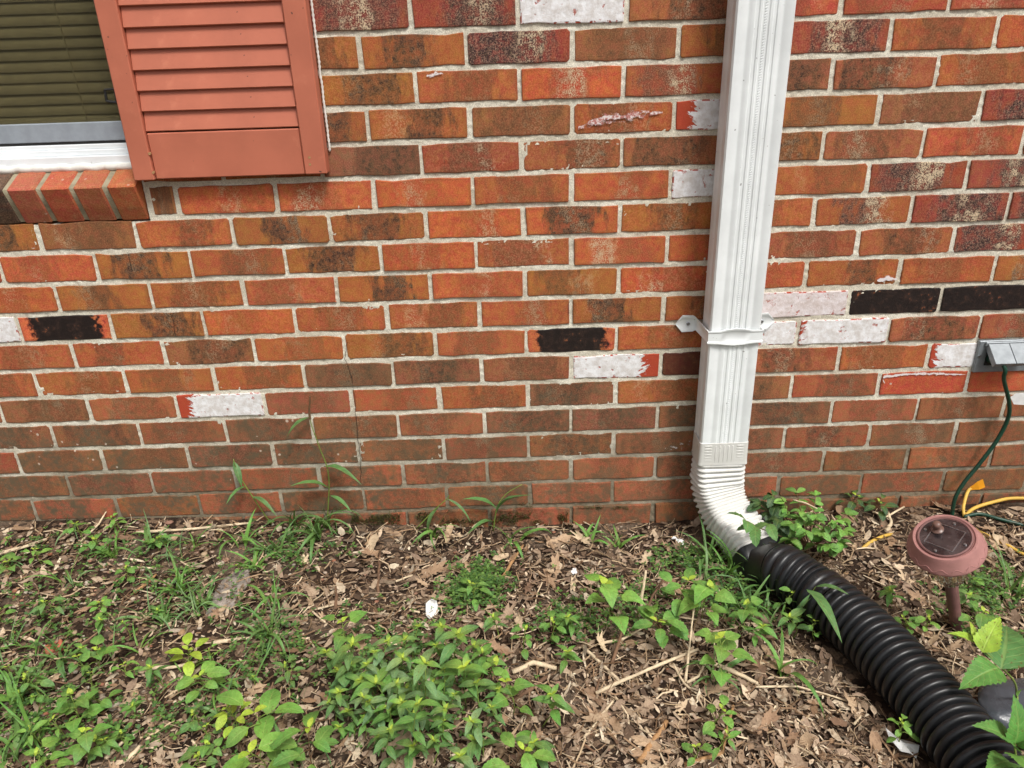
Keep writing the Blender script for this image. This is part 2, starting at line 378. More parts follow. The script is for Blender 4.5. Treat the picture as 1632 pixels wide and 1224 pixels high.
def glass_mats():
    t = NT('window_glass')
    g = t.n('ShaderNodeBsdfGlossy', {'Roughness': .03, 'Color': (1, 1, 1, 1)}); tr = t.n('ShaderNodeBsdfTransparent', {'Color': (.95, .95, .90, 1)})
    fr = t.n('ShaderNodeFresnel', {'IOR': 1.5}); mx = t.n('ShaderNodeMixShader', {0: t.math('MULTIPLY', fr, .55)})
    t.t.links.new(tr.outputs[0], mx.inputs[1]); t.t.links.new(g.outputs[0], mx.inputs[2]); MAT['glass'] = t.done(mx)
    t = NT('insect_screen'); d = t.n('ShaderNodeBsdfDiffuse', {'Color': lin(46, 46, 42)}); tr = t.n('ShaderNodeBsdfTransparent')
    mx = t.n('ShaderNodeMixShader', {0: .27}); t.t.links.new(tr.outputs[0], mx.inputs[1]); t.t.links.new(d.outputs[0], mx.inputs[2]); MAT['screen'] = t.done(mx)
    t = NT('clear_plastic')
    g = t.n('ShaderNodeBsdfGlass', {'Roughness': .12, 'IOR': 1.45, 'Color': (.82, .86, .80, 1)}); tr = t.n('ShaderNodeBsdfTransparent', {'Color': (.9, .92, .88, 1)})
    mx = t.n('ShaderNodeMixShader', {0: .22}); t.t.links.new(g.outputs[0], mx.inputs[1]); t.t.links.new(tr.outputs[0], mx.inputs[2]); MAT['clear'] = t.done(mx)
    t = NT('solar_cell'); tc = t.n('ShaderNodeTexCoord').outputs['Object']; n = t.noise(tc, 30, 4)
    col = t.mix(t.ss(n, .4, .7), lin(40, 34, 36), lin(74, 64, 64)); MAT['solar'] = t.done(t.pbsdf(col, t.ss(n, .3, .7, .12, .3), Specular_IOR_Level=.6, Coat_Weight=.6, Coat_Roughness=.08))
glass_mats()
M_litter = dead_material('leaf_litter', [(0, lin(66, 52, 42)), (.15, lin(150, 130, 110)), (.28, lin(208, 188, 162)), (.40, lin(92, 74, 60)), (.56, lin(172, 150, 130)), (.68, lin(70, 56, 46)), (.8, lin(214, 200, 176)), (.9, lin(138, 110, 84)), (1, lin(160, 148, 132))])
M_dead = dead_material('dead_leaf', [(0, lin(124, 98, 76)), (.25, lin(184, 160, 132)), (.5, lin(150, 122, 98)), (.7, lin(206, 186, 156)), (.85, lin(112, 86, 68)), (1, lin(170, 150, 128))], False)
M_straw = dead_material('straw', [(0, lin(206, 184, 150)), (.35, lin(110, 86, 64)), (.7, lin(160, 132, 104)), (1, lin(224, 206, 176))], True, 1.1)
M_pebble = dead_material('pebble', [(0, lin(196, 178, 150)), (.3, lin(172, 140, 104)), (.6, lin(206, 196, 180)), (.8, lin(168, 110, 84)), (1, lin(150, 140, 130))], False, .9)
M_pebbles = dead_material('pebble_mix', [(0, lin(196, 178, 150)), (.3, lin(172, 140, 104)), (.6, lin(206, 196, 180)), (.8, lin(168, 110, 84)), (1, lin(150, 140, 130))], True, .9)
def cover_material():
    t = NT('ground_cover'); g = t.n('ShaderNodeNewGeometry')
    c = t.ramp(g.outputs['Random Per Island'], [(0, lin(62, 96, 44)), (.3, lin(92, 130, 60)), (.55, lin(78, 112, 66)), (.8, lin(120, 156, 74)), (1, lin(88, 118, 50))])
    p_ = t.pbsdf(c, .55); tr = t.n('ShaderNodeBsdfTranslucent', {'Color': c}); mx = t.n('ShaderNodeMixShader', {0: .25})
    t.t.links.new(p_.outputs[0], mx.inputs[1]); t.t.links.new(tr.outputs[0], mx.inputs[2]); return t.done(mx)
M_cover = cover_material()
# ------------------------------------------------------------------ ground (one sheet)
def build_ground():
    def axis(lo, hi, step, far):
        a = []; x = lo
        while x < hi + 1e-6: a.append(x); x += step
        s = step; x = a[-1]; up = []
        while x < far[1]: s *= 1.35; x += s; up.append(x)
        s = step; x = a[0]; dn = []
        while x > far[0]: s *= 1.35; x -= s; dn.append(x)
        return dn[::-1] + a + up
    xs = axis(-1.55, 1.5, .0075, (-40, 40)); ys = [y for y in axis(-1.05, .036, .0075, (-60, .05)) if y <= .06]
    v = []
    for y in ys:
        for x in xs:
            z = gz(x, y)
            if -1.6 < x < 1.6 and y > -1.2:
                p = Vector((x, y, 0)); fd = min(1, max(.3, -y / .05))
                z += (noise.noise(p * 38) * .005 + abs(noise.noise(p * 90)) * .004 + noise.noise(p * 160) * .002) * fd
            v.append((x, y, z))
    n = len(xs)
    f = [(j * n + i, j * n + i + 1, (j + 1) * n + i + 1, (j + 1) * n + i) for j in range(len(ys) - 1) for i in range(n - 1)]
    o = obj('ground', mesh('ground', v, f, [M_soil], True)); o['kind'] = 'structure'
build_ground()
# ------------------------------------------------------------------ brick wall
MX, MZ, Z0 = .2032, .0671535, 1.164
BL, BH, JW = .193, .0570, .0086
OPX, OPZ = -.777, .788                                   # window opening: x < OPX, z > OPZ
wall = thing('brick_wall', (0, 0, 0), 'weathered orange and brown brick wall with pale mortar, some bricks painted white or black', 'wall')
def brick_variant(i):
    r = random.Random(100 + i); n = []
    L, H = BL, BH; k = 6; j = lambda a: r.uniform(-a, a)
    c = .0010 + (r.random() ** 3) * .004
    pts = []
    nx, nz = 7, 2
    for q in range(nx): pts.append((-L / 2 + c + (L - 2 * c) * q / (nx - 1), -H / 2 + j(.0014)))
    pts.append((L / 2 + j(.0008), -H / 2 + c)); pts.append((L / 2 + j(.0008), H / 2 - c))
    for q in range(nx): pts.append((L / 2 - c - (L - 2 * c) * q / (nx - 1), H / 2 + j(.0011)))
    pts.append((-L / 2 + j(.0008), H / 2 - c)); pts.append((-L / 2 + j(.0008), -H / 2 + c))
    if i % 2 == 0:
        for _ in range(2): q = r.randrange(len(pts)); d = r.uniform(.90, .96); pts[q] = (pts[q][0] * (1 - (1 - d) * .35), pts[q][1] * d)
    m = MB(); rings = []
    for (yy, ins) in ((.055, 0), (.0022, 0), (.0005, .0006), (0, .0020)):
        ring = []
        for (x, z) in pts:
            sx = (L / 2 - ins) / (L / 2); sz = (H / 2 - ins) / (H / 2)
            ring.append((x * sx / L, yy, z * sz / H))
        rings.append(ring)
    m.loft(rings, True, (False, True))
    me = mesh('brick', m.v, m.f, [M_brick]); return me
BV = [brick_variant(i) for i in range(10)]
TYPES = {  # colour, smoke, sw, cream, red
    'O': (lin(192, 94, 46), .35, .28, .4, .25), 'o': (lin(178, 94, 46), .6, .30, .3, .2), 'c': (lin(168, 96, 42), .9, .28, .25, .2),
    'b': (lin(156, 94, 56), .8, .42, .3, .15), 'd': (lin(148, 92, 60), .9, .40, .2, .1), 'r': (lin(182, 82, 48), .5, .25, .5, .4),
    'm': (lin(164, 88, 52), .9, .34, .5, .45), 'p': (lin(152, 66, 46), 1.1, .40, 1.25, .6), 'e': (lin(172, 96, 60), .65, .4, .25, .18),
    'W': (lin(178, 72, 46), .2, .3, 0, 0), 'K': (lin(206, 98, 56), .2, .3, 0, 0), 'R': (lin(190, 74, 44), .0, .2, 0, 0), 'X': (lin(196, 84, 44), .1, .3, .1, .2)}
ROWS = {  # first column index, then one code for each brick from left to right
    0: (-2, 'ppWmrrr'), 1: (-2, 'ccpbcpoO'), 2: (-2, 'coOobmo'), 3: (-2, 'ccboWcbp'), 4: (-2, 'dmmbcmrb'), 5: (-3, 'OOOoOWopp'),
    6: (-7, 'ccboccOOcocppp'), 7: (-6, 'rOcocOoOOmmp'), 8: (-7, 'oOcooc'+'OcOOcoc'), 9: (-6, 'WKcOooocc'+'WKK'), 10: (-7, 'ooobocoKoWWmm'),
    11: (-6, 'oooodd'+'bWKmoW'+'e'), 12: (-7, 'ebeWeoodobmRX'), 13: (-6, 'ddbdbedddd'+'ebb'), 14: (-7, 'mdddd'+'bbbbbmbb'),
    15: (-6, 'ddeeebe'+'ebbbeb'), 16: (-7, 'eebebebe'+'eebebb'), 17: (-7, 'bbebbebeeb'+'bbbb'), 18: (-7, 'bbebbebeeb'+'bbbb')}
SPECIAL = {  # (row, col): overrides
    (0, -1): dict(cc=.12, sc=.1), (0, -2): dict(cc=.0, sc=.0), (1, 0): dict(cc=.12, sc=-.1, sw=.5, cr=1.5), (1, 3): dict(cc=.0, sc=.1, sw=.4, cr=1.4),
    (5, 4): dict(cc=.1, cr=1.8), (6, 3): dict(cc=.15, cr=1.6), (6, 4): dict(cc=.12, cr=1.6), (7, 5): dict(cc=.05, cr=1.6), (2, 1): dict(cc=0, cr=1.4), (2, 0): dict(cc=0, cr=.9),
    (3, 2): dict(side=-1.0), (11, 1): dict(side=1.05), (12, -4): dict(side=-1.0), (11, 5): dict(side=-.84), (9, 3): dict(white=.82), (10, 3): dict(side=-.72),
    (12, 4): dict(white=.001), (8, 1): dict(cr=.9), (7, 1): dict(cr=.8), (7, 0): dict(cr=.8), (5, -2): dict(cr=.8), (8, -2): dict(sm=1.1, sc=.1, sw=.24), (7, -2): dict(sm=1.1), (6, -3): dict(sm=1.1, sc=0, sw=.22),
    (6, 0): dict(sm=1.1), (9, 1): dict(sm=1.1), (14, 4): dict(cr=.6, cc=.1), (9, 4): dict(black=1.1, wide=1), (9, 5): dict(black=1.1, wide=1), (11, 2): dict(black=.82, wide=1)}
def add_brick(row, k, code, x0, x1):
    col, sm, sw, cr, rd = TYPES[code]; r = random.Random(row * 131 + k * 17 + 5)
    sp = SPECIAL.get((row, k), {})
    cx = (x0 + x1) / 2 + r.uniform(-.0012, .0012); cz = Z0 - row * MZ + r.uniform(-.0010, .0010); L = (x1 - x0) - JW + r.uniform(-.0015, .0012)
    if code == 'W' or code == 'K': L += .001
    o = obj('brick', r.choice(BV), wall)
    o.location = (cx, r.uniform(-.0014, .0012) - (.004 if row >= 17 else 0), cz); o.scale = (L * (1 if r.random() < .5 else -1), 1, BH + r.uniform(-.001, .001))
    o.rotation_euler = (0, r.uniform(-.004, .004), 0)
    j = lambda c, a=.04: c * r.uniform(1 - a, 1 + a)
    v = r.uniform(.98, 1.14)
    flip = -1 if o.scale.x < 0 else 1
    o.color = (min(1, j(col[0]) * v), j(col[1], .1) * v, j(col[2], .12) * v, 1)
    dirt = 0 if row < 12 else (row - 11) * (.20 if k < -1 else .15)
    if row >= 10 and k < 1: dirt += .12
    if code == 'd': dirt += .3
    if code in 'WKR': dirt *= .2
    o['smoke'] = (sp.get('sm', sm * r.uniform(.7, 1.15)), sp.get('sc', r.uniform(-.16, .16)) * flip, sp.get('sw', sw * r.uniform(.8, 1.2)))
    o['marks'] = (sp.get('cr', cr * r.uniform(.4, 1.3)), sp.get('cc', r.uniform(-.25, .25)) * flip, rd * r.uniform(.5, 1.4))
    o['paint'] = (r.uniform(0, 40), sp.get('white', 1.15 if code == 'W' else 0.0), sp.get('side', 1.0 if 'wide' in sp else 0.0) * flip)
    lich = 1.0 if (row in (13, 14) and k <= -3) else (.8 if code == 'R' else 0.0)
    o['wear'] = (dirt, lich if code != 'R' else 1.2, sp.get('black', 1.0) * (1.0 if code == 'K' else 0))
    return o
done = set()
for row, (k0, codes) in ROWS.items():
    for i, c in enumerate(codes):
        k = k0 + i; x0 = (k if row % 2 == 0 else k - .5) * MX; x1 = x0 + MX
        done.add((row, k)); add_brick(row, k, c, x0, x1)
done.add((5, -4)); add_brick(5, -4, 'b', -.768, -3.5 * MX)       # cut brick beside the sill
for (row, k) in ((4, -3), (3, -3), (2, -3), (1, -3), (0, -3), (4, -4), (2, -4), (0, -4)):   # behind the shutter
    x0 = (k if row % 2 == 0 else k - .5) * MX; x1 = x0 + MX; x0 = max(x0, OPX + .0)
    if x1 - x0 > .05: done.add((row, k)); add_brick(row, k, 'o', x0, x1)
def far_bricks():                                        # the wall goes on out of frame
    m = MB(); r = random.Random(3)
    for row in range(-24, 19):
        for k in range(-17, 17):
            if (row, k) in done: continue
            x0 = (k if row % 2 == 0 else k - .5) * MX; x1 = x0 + MX; cz = Z0 - row * MZ
            if cz > OPZ - .02 and cz < 2.1 and x0 < OPX and x0 > -1.9:
                if x1 <= OPX + .05: continue
                x0 = OPX
            y = r.uniform(-.001, .001)
            m.box((x0 + JW / 2, y, cz - BH / 2), (x1 - JW / 2, y + .05, cz + BH / 2), .002)
    o = m.build('brick_courses', M_far, wall); o['kind'] = 'stuff'
far_bricks()
def build_mortar():
    st = .004; v = []; f = []; idx = {}
    x0, x1, z0, z1 = -1.62, 1.6, -.06, 1.30
    nx, nz = int((x1 - x0) / st), int((z1 - z0) / st)
    def hole(x, z): return x < OPX - .0005 and z > OPZ
    def keep(x, z):
        if hole(x, z): return False
        row = round((Z0 - z) / MZ)
        dz = abs(abs(Z0 - row * MZ - z) - MZ / 2)
        if dz < .0125: return True
        a = x / MX + (0 if row % 2 == 0 else .5); d = abs(a - round(a)) * MX
        if d < .0125: return True
        if row == 5 and -.80 < x < -.68: return True
        return x < OPX + .03 and z > OPZ
    def vid(i, j):
        if (i, j) in idx: return idx[(i, j)]
        x = x0 + i * st; z = z0 + j * st
        p = Vector((x, 0, z))
        y = .0026 + noise.noise(p * 16) * .0022 + noise.noise(p * 110) * .0020 + noise.noise(p * 260) * .0009
        idx[(i, j)] = len(v); v.append((x, max(-.0016, y), z)); return idx[(i, j)]
    for j in range(nz):
        for i in range(nx):
            if keep(x0 + (i + .5) * st, z0 + (j + .5) * st):
                f.append((vid(i, j), vid(i + 1, j), vid(i + 1, j + 1), vid(i, j + 1)))
    n = len(v)
    def quad(a, b, c, d):
        n = len(v); v.extend([(a, .006, c), (b, .006, c), (b, .006, d), (a, .006, d)]); f.append((n, n + 1, n + 2, n + 3))
    quad(-4, x0, -.2, 3); quad(x1, 4, -.2, 3); quad(x0, x1, 2.1, 3); quad(OPX, x1, z1, 2.1); quad(x0, x1, -.2, z0)
    n = len(v); v.extend([(OPX, .004, OPZ), (OPX, .2, OPZ), (OPX, .2, 2.1), (OPX, .004, 2.1)]); f.append((n, n + 1, n + 2, n + 3))
    n = len(v); v.extend([(-1.9, .004, OPZ), (OPX, .004, OPZ), (OPX, .2, OPZ), (-1.9, .2, OPZ)]); f.append((n, n + 1, n + 2, n + 3))
    obj('mortar', mesh('mortar', v, f, [M_mortar], True), wall)
build_mortar()
# cracks running through a few bricks
def crack(pts, w=.0011):
    m = MB(); P = [PW(u, v_, -.0028) for u, v_ in pts]; Q = []
    for a, b in zip(P, P[1:]):
        for k in range(6): Q.append(a.lerp(b, k / 6) + Vector((rnd.uniform(-.0016, .0016), 0, 0)))
    Q.append(P[-1])
    m.tube(Q, [w * rnd.uniform(.5, 1.0) * .6 for _ in Q], 4); m.build('crack', MAT['crack_dark'], wall)
crack([(204, 402), (208, 418), (211, 432)]); crack([(272, 498), (277, 515), (280, 536)])
crack([(553, 545), (550, 572), (560, 600), (566, 640), (569, 690), (576, 735), (575, 770)]); crack([(908, 480), (906, 500)])
# rowlock window sill
def build_sill():
    root = obj('window_sill', None, wall, (0, 0, 0)); root.empty_display_size = .02
    slope = math.atan2(.036, .082); h = .083; d = .115
    m = MB(); x = -.7785; n = 0
    zf = .8665; yf = -.031
    M = Matrix.Translation((0, yf, zf)) @ Matrix.Rotation(slope, 4, 'X')
    cols = [lin(200, 106, 58), lin(192, 102, 66), lin(206, 96, 62), lin(198, 104, 76), lin(70, 62, 58), lin(168, 84, 50), lin(186, 90, 54), lin(176, 80, 48), lin(150, 80, 52), lin(186, 84, 50), lin(178, 90, 60), lin(180, 84, 52), lin(180, 84, 52), lin(170, 84, 52), lin(180, 84, 52), lin(180, 80, 52)]
    while x > -1.85:
        w = .0565; mm = MB(); jx = rnd.uniform(-.001, .001)
        mm.box((x - w + jx, 0, -h), (x + jx, d, 0), .0028); mm.xform(M)
        ctr = M @ Vector((x - w / 2, .04, -h / 2))
        mm.xform(Matrix.Translation(-ctr)); mm.xform(Matrix.Diagonal((1 / .193, 1, 1 / .056, 1)))
        o = mm.build('brick', M_brick, root, ctr); o.scale = (.193, 1, .056)
        o.color = cols[n % len(cols)]
        o['smoke'] = (.12, 0., .3); o['marks'] = (.1, 0., .15); o['paint'] = (n * 3.3, 0., 0.); o['wear'] = (.05, .5, 0.)
        n += 1; x -= w + .0105
    v = []; f = []; nx = 260
    prof_ = [(.0035 + .0, -.080), (.0035, -.04), (.0038, -.004), (.008, -.0030), (.05, -.003), (.112, -.003)]
    for i in range(nx + 1):
        xx = -.7800 - i * (1.07 / nx)
        for (a, b) in prof_:
            q = M @ Vector((xx, a + noise.noise(Vector((xx * 150, a * 300, 0))) * .0012, b + noise.noise(Vector((xx * 140, b * 200, 5))) * .0012)); v.append(q)
    k = len(prof_)
    for i in range(nx):
        for j in range(k - 1): f.append((i * k + j, i * k + k + j, i * k + k + j + 1, i * k + j + 1))
    obj('sill_mortar', mesh('sill_mortar', v, f, [simple('weathered_mortar', lin(150, 140, 116), .95, .2, 40, .8, 300, .002)], True), root)
build_sill()
# ------------------------------------------------------------------ window, blind, room behind
def build_window():
    w = thing('window', (-.815, .05, .9), 'white framed window with grey insect screen above the brick sill', 'window')
    L = lambda p: (p[0] + .815, p[1] - .05, p[2] - .9)
    def part(name, mat, *boxes, bev=.0015, par=w):
        m = MB()
        for lo, hi in boxes: m.box(L(lo), L(hi), bev)
        return m.build(name, mat, par)
    XL = -1.78
    part('sill_frame', MAT['white_vinyl'], ((XL, .030, .897), (-.786, .12, .919)), ((XL, .040, .919), (-.786, .12, .9305)), ((XL, .046, .9305), (-.786, .12, .9405)))
    part('jamb', MAT['white_vinyl'], ((-.803, .036, .9415), (-.7795, .12, 2.05)))
    part('gasket', MAT['dark_gasket'], ((XL, .050, .9412), (-.8035, .058, .9455)), bev=0)
    part('bottom_rail', MAT['screen_frame'], ((XL, .0485, .946), (-.8045, .060, .983)))
    part('side_rail', MAT['screen_frame'], ((-.8125, .0480, .9835), (-.8040, .060, 2.05)))
    m = MB(); m.box(L((XL, .0555, .9835)), L((-.813, .0562, 2.05))); m.build('insect_screen', MAT['screen'], w)
    m = MB(); m.box(L((XL, .075, .9415)), L((-.8035, .079, 2.05))); m.build('pane', MAT['glass'], w)
    a = [PW(167, 143, .044), PW(183, 142, .044), PW(186, 163, .044), PW(170, 161, .044)]
    m = MB(); P = [Vector(L(q)) for q in a]
    for i in range(4): m.tube([P[i], P[(i + 1) % 4]], .0026, 6)
    m.build('pull_tab', MAT['dark_gasket'], w)
    # caulk bead under the frame
    m = MB(); q = []
    for i in range(150):
        x = XL + i * (.985 / 149); q.append(Vector(L((x, .031 + noise.noise(Vector((x * 60, 0, 0))) * .003, .8965 + noise.noise(Vector((x * 45, 9, 0))) * .003))))
    m.tube(q, [.0085 + .002 * noise.noise(Vector((i * .3, 2, 2))) for i in range(150)], 8); m.build('caulk_bead', MAT['caulk'], w, smooth=True)
    b = thing('window_blind', (-1.2, .105, 1.0), 'beige horizontal slat blind closed behind the window pane', 'blind')
    m = MB(); n = 8; rings = []
    for s in range(n + 1):
        t = s / n - .5; yy = -.004 * (1 - 4 * t * t) + t * .010; rings.append([(-.42, yy, t * .0255), (.37, yy, t * .0255)])
    m.loft(rings, False); me = mesh('slat', m.v, m.f, [MAT['blind_slat']], True)
    z = -.035
    while z < 1.05:
        o = obj('slat', me, b, (0, rnd.uniform(-.001, .001), z)); o.rotation_euler = (rnd.uniform(-.03, .03), rnd.uniform(-.001, .001), 0); z += .0212
    m = MB(); m.tube([(.295, -.008, -.04), (.283, -.009, .3), (.28, -.009, 1.0)], .0012, 5); m.build('lift_cord', MAT['blind_slat'], b)
    r = MB(); r.box((-1.95, .2, .6), (-.5, 1.2, 2.4)); r.f = [f for i, f in enumerate(r.f) if i != 2]
    o = r.build('room', MAT['room_dark']); o['kind'] = 'structure'
    m = MB(); m.box((-1.95, .121, .6), (-1.79, .199, 2.4)); m.box((-.776, .121, .6), (-.5, .199, 2.4)); m.box((-1.785, .121, 2.06), (-.78, .199, 2.4)); m.box((-1.785, .121, .6), (-.78, .199, .896))
    o = m.build('window_surround', MAT['room_dark'], w); o.location = (.815, -.05, -.9)
build_window()
# ------------------------------------------------------------------ shutter
def build_shutter():
    x0, x1, zb, zt, yf, yb = -.773, -.3885, .8765, 2.05, -.036, -.004
    s = thing('shutter', (x0, yb, zb), 'terracotta painted louvred window shutter mounted on the brick wall', 'shutter')
    P = MAT['shutter_paint']; L = lambda a: (a[0] - x0, a[1] - yb, a[2] - zb)
    def bx(name, lo, hi, bev=.002): m = MB(); m.box(L(lo), L(hi), bev); return m.build(name, P, s)
    bx('stile', (x0, yf, zb), (x0 + .0405, yb, zt)); bx('stile', (x1 - .0435, yf, zb + .0015), (x1, yb, zt))
    bx('rail', (x0 + .0415, yf + .006, zb + .001), (x1 - .0445, yb, .9655)); bx('backing', (x0 + .0415, yb - .006, .9665), (x1 - .0445, yb, zt), 0)
    m = MB(); wdt = (x1 - .0445) - (x0 + .0415); pit = .0367
    m.box((0, -.0030, 0), (wdt, .0030, .0445), .0012)
    me = mesh('louvre', m.v, m.f, [P])
    z = .9672; i = 0
    while z < zt - .05:
        o = obj('louvre', me, s, L((x0 + .0415, yf + .0080, z + .001))); o.rotation_euler = (math.radians(-12 + rnd.uniform(-.8, .8)), rnd.uniform(-.0015, .0015), 0)
        z += pit; i += 1
    for (u, v_) in ((238, 245), (244, 275), (493, 251), (494, 262)):
        q = PW(u, v_, yf - .0005); m = MB(); m.tube([(0, 0, 0), (0, .004, 0)], .0028, 8); m.build('nail_head', MAT['twig_orange'], s, L(q))
    m = MB(); q = []; rr_ = []
    for i in range(260):
        z = zb + .04 + i * .0045; q.append(Vector(L((x1 + .0045 + noise.noise(Vector((z * 40, 0, 0))) * .001, -.0045, z)))); rr_.append(.0030 if i % 2 else .0017)
    m.tube(q, rr_, 6); m.build('caulk_bead', MAT['caulk'], s, smooth=True)
build_shutter()
def scuff_material(name, c, thr, rough):
    t = NT(name); tc = t.n('ShaderNodeTexCoord').outputs['Object']
    n = t.noise(t.vmath('MULTIPLY', tc, (.5, 1, 1)), 130, 5, .7); u = t.n('ShaderNodeSeparateXYZ', {0: t.n('ShaderNodeUVMap').outputs[0]}).outputs[1]
    k = t.ss(t.math('SUBTRACT', n, t.math('MULTIPLY', t.math('ABSOLUTE', u), .22)), thr, thr + .09)
    col = t.mix(t.ss(t.noise(tc, 260, 3), .4, .62), c, lin(236, 222, 218))
    mx = t.n('ShaderNodeMixShader', {0: k}); t.t.links.new(t.n('ShaderNodeBsdfTransparent').outputs[0], mx.inputs[1]); t.t.links.new(t.pbsdf(col, rough).outputs[0], mx.inputs[2]); return t.done(mx)
def smear(name, pts, w, mat):
    P = [PW(u, v_, -.0019) for u, v_ in pts]; L = spline(P, 12); v = []; f = []; uv = []
    for i, p in enumerate(L):
        h = w * max(.15, math.sin(math.pi * i / (len(L) - 1))) ** .5
        for q in (1, 0, -1): v.append(p + Vector((0, 0, h * q))); uv.append((i / len(L), q))
    for i in range(len(L) - 1):
        for q in (0, 1): a = i * 3 + q; f.append((a, a + 1, a + 4, a + 3))
    obj(name, mesh(name, v, f, [mat], True, uv), wall)
M_sc1, M_sc2 = scuff_material('pink_scuff', lin(186, 120, 112), .36, .35), scuff_material('white_scuff', lin(226, 222, 222), .34, .5)
smear('paint_scuff', [(922, 203), (950, 193), (985, 187), (1020, 184), (1056, 179)], .012, M_sc1)
smear('paint_scuff', [(680, 121), (692, 119), (706, 117)], .007, M_sc2)
smear('paint_scuff', [(1398, 447), (1412, 444), (1430, 445)], .007, M_sc2)
smear('paint_scuff', [(1410, 612), (1412, 600), (1470, 596), (1540, 597)], .005, M_sc2)
smear('paint_scuff', [(1060, 715), (1085, 712), (1108, 705)], .022, scuff_material('speckled_white', lin(220, 214, 208), .50, .8))
# ------------------------------------------------------------------ downspout
def build_downspout():
    x0, x1, yf, yb = .3865, .4935, -.090, -.024
    d = thing('downspout', (.44, -.057, .0), 'white metal downspout with ribbed elbow running down the brick wall', 'downspout')
    wm, we = MAT['white_metal'], MAT['white_elbow']; o0 = Vector((.44, -.057, 0))
    w = x1 - x0
    fr = [(0, .004), (.003, 0), (.018, 0), (.0205, .0028), (.0245, .0028), (.027, 0), (.034, 0), (.036, .0028), (.041, .0028), (.043, .0), (.047, 0), (.049, .0026), (.060, .0026), (.062, .0), (.067, 0), (.069, .0028), (.073, .0028), (.075, 0), (.081, 0), (.0835, .0028), (.0875, .0028), (.090, 0), (w - .003, 0), (w, .004)]
    sec = [(x0 + a, yf + (b * .6 if 0.005 < a < w - .005 else b)) for a, b in fr]
    dep = yb - yf
    for t in (.15, .24, .30, .42, .48, .60, .66, .85, .96): sec.append((x1 - (.0028 if .28 < t < .5 else (.0028 if .64 < t < .7 else 0)), yf + dep * t))
    sec += [(x1 - .004, yb), (x0 + .004, yb)]
    for t in (.96, .85, .66, .60, .48, .42, .30, .24, .15): sec.append((x0 + (.0028 if .28 < t < .5 else (.0028 if .64 < t < .7 else 0)), yf + dep * t))
    m = MB(); rings = []
    for z in (.245, .6, 1.0, 2.8): rings.append([Vector((a, b, z)) - o0 for a, b in sec])
    m.loft(rings, True, (True, True)); m.build('pipe', wm, d, auto=35)
    m = MB(); z = .262
    while z < 1.35:                                       # knurled seam
        n0 = len(m.v); m.box((-.0026, -.0008, -.0011), (.0026, .0010, .0011), .0005); m.xform(Matrix.Translation(Vector((x0 + .0545, yf + .0012, z)) - o0) @ Matrix.Rotation(math.radians(-35), 4, 'Y'), n0); z += .0046
    o = m.build('knurled_seam', wm, d); o['kind'] = 'stuff'
    # sleeve and ribbed elbow
    def rr(cx, cy, hw, hd, r, n=6):
        out = []
        for sx, sy, a0 in ((1, -1, -90), (1, 1, 0), (-1, 1, 90), (-1, -1, 180)):
            for k in range(n + 1):
                a = math.radians(a0 + 90 * k / n); out.append((cx + sx * (hw - r) + r * math.cos(a), cy + sy * (hd - r) + r * math.sin(a)))
        return out
    m = MB(); rings = []
    for z, g in ((.268, .0004), (.2675, .0018), (.245, .0022), (.221, .0026), (.212, .0034)): rings.append([Vector((a, b, z)) for a, b in rr(0, 0, w / 2 + g, dep / 2 + g, .008)])
    m.loft(rings)
    for k in range(6):                                    # crimp marks
        for sx in (-1, 1): m.box((sx * .036 - .0085, -dep / 2 - .0028, .2225 + k * .0072), (sx * .036 + .0085, -dep / 2 - .001, .2225 + k * .0072 + .0045), .001)
    for k in range(-2, 3): m.box((k * .0095 - .0022, -dep / 2 - .0030, .218), (k * .0095 + .0022, -dep / 2 - .001, .262), .0012)
    m.build('sleeve', we, d, auto=40)
    dr = Vector((.42, -.907, 0)).normalized(); m = MB(); rings = []
    P = []; R_ = .092; ang = math.radians(69); N = 22
    segs = []
    for k in range(5): segs.append((Vector((0, 0, .214 - .0128 * k)), 0.0))
    zc = .214 - .0128 * 4 - .001
    for k in range(1, 11):
        a = ang * k / 10; segs.append((Vector((0, 0, zc)) + dr * R_ * (1 - math.cos(a)) + Vector((0, 0, -R_ * math.sin(a))), a))
    e = segs[-1][0]; t_ = dr * math.sin(ang) + Vector((0, 0, -math.cos(ang)))
    for k in range(1, 9): segs.append((e + t_ * .0131 * k, ang))
    total = len(segs)
    for i, (c, a) in enumerate(segs):
        tw = min(1, i / 10); ax = Vector((1, 0, 0)).lerp(Vector((.907, .42, 0)), tw).normalized()
        t = (dr * math.sin(a) + Vector((0, 0, -math.cos(a)))); nn = ax.cross(t).normalized(); ax2 = t.cross(nn).normalized()
        nxt = segs[min(i + 1, total - 1)][0] - c; stp = nxt.length or .01
        jr = rnd.uniform(-.0014, .0014)
        for fr_, g in ((.0, .0), (.16, .0030), (.32, .0050), (.48, .0056), (.64, .0050), (.80, .0030), (.92, .0)):
            cc = c + t * stp * fr_; shrink = 1 - .06 * min(1, i / total)
            rings.append([cc + ax2 * (p * shrink) - nn * (q * shrink) for p, q in rr(0, 0, w / 2 - .001 + g + jr * (g > 0), dep / 2 - .001 + g + jr * (g > 0), .017)])
    m.loft(rings, True, (False, False)); m.build('elbow', we, d, auto=60)
    global ELB; ELB = (o0 + segs[-1][0], t_, dr)
    # strap
    m = MB(); path = []
    zc = .525; hw = .0185
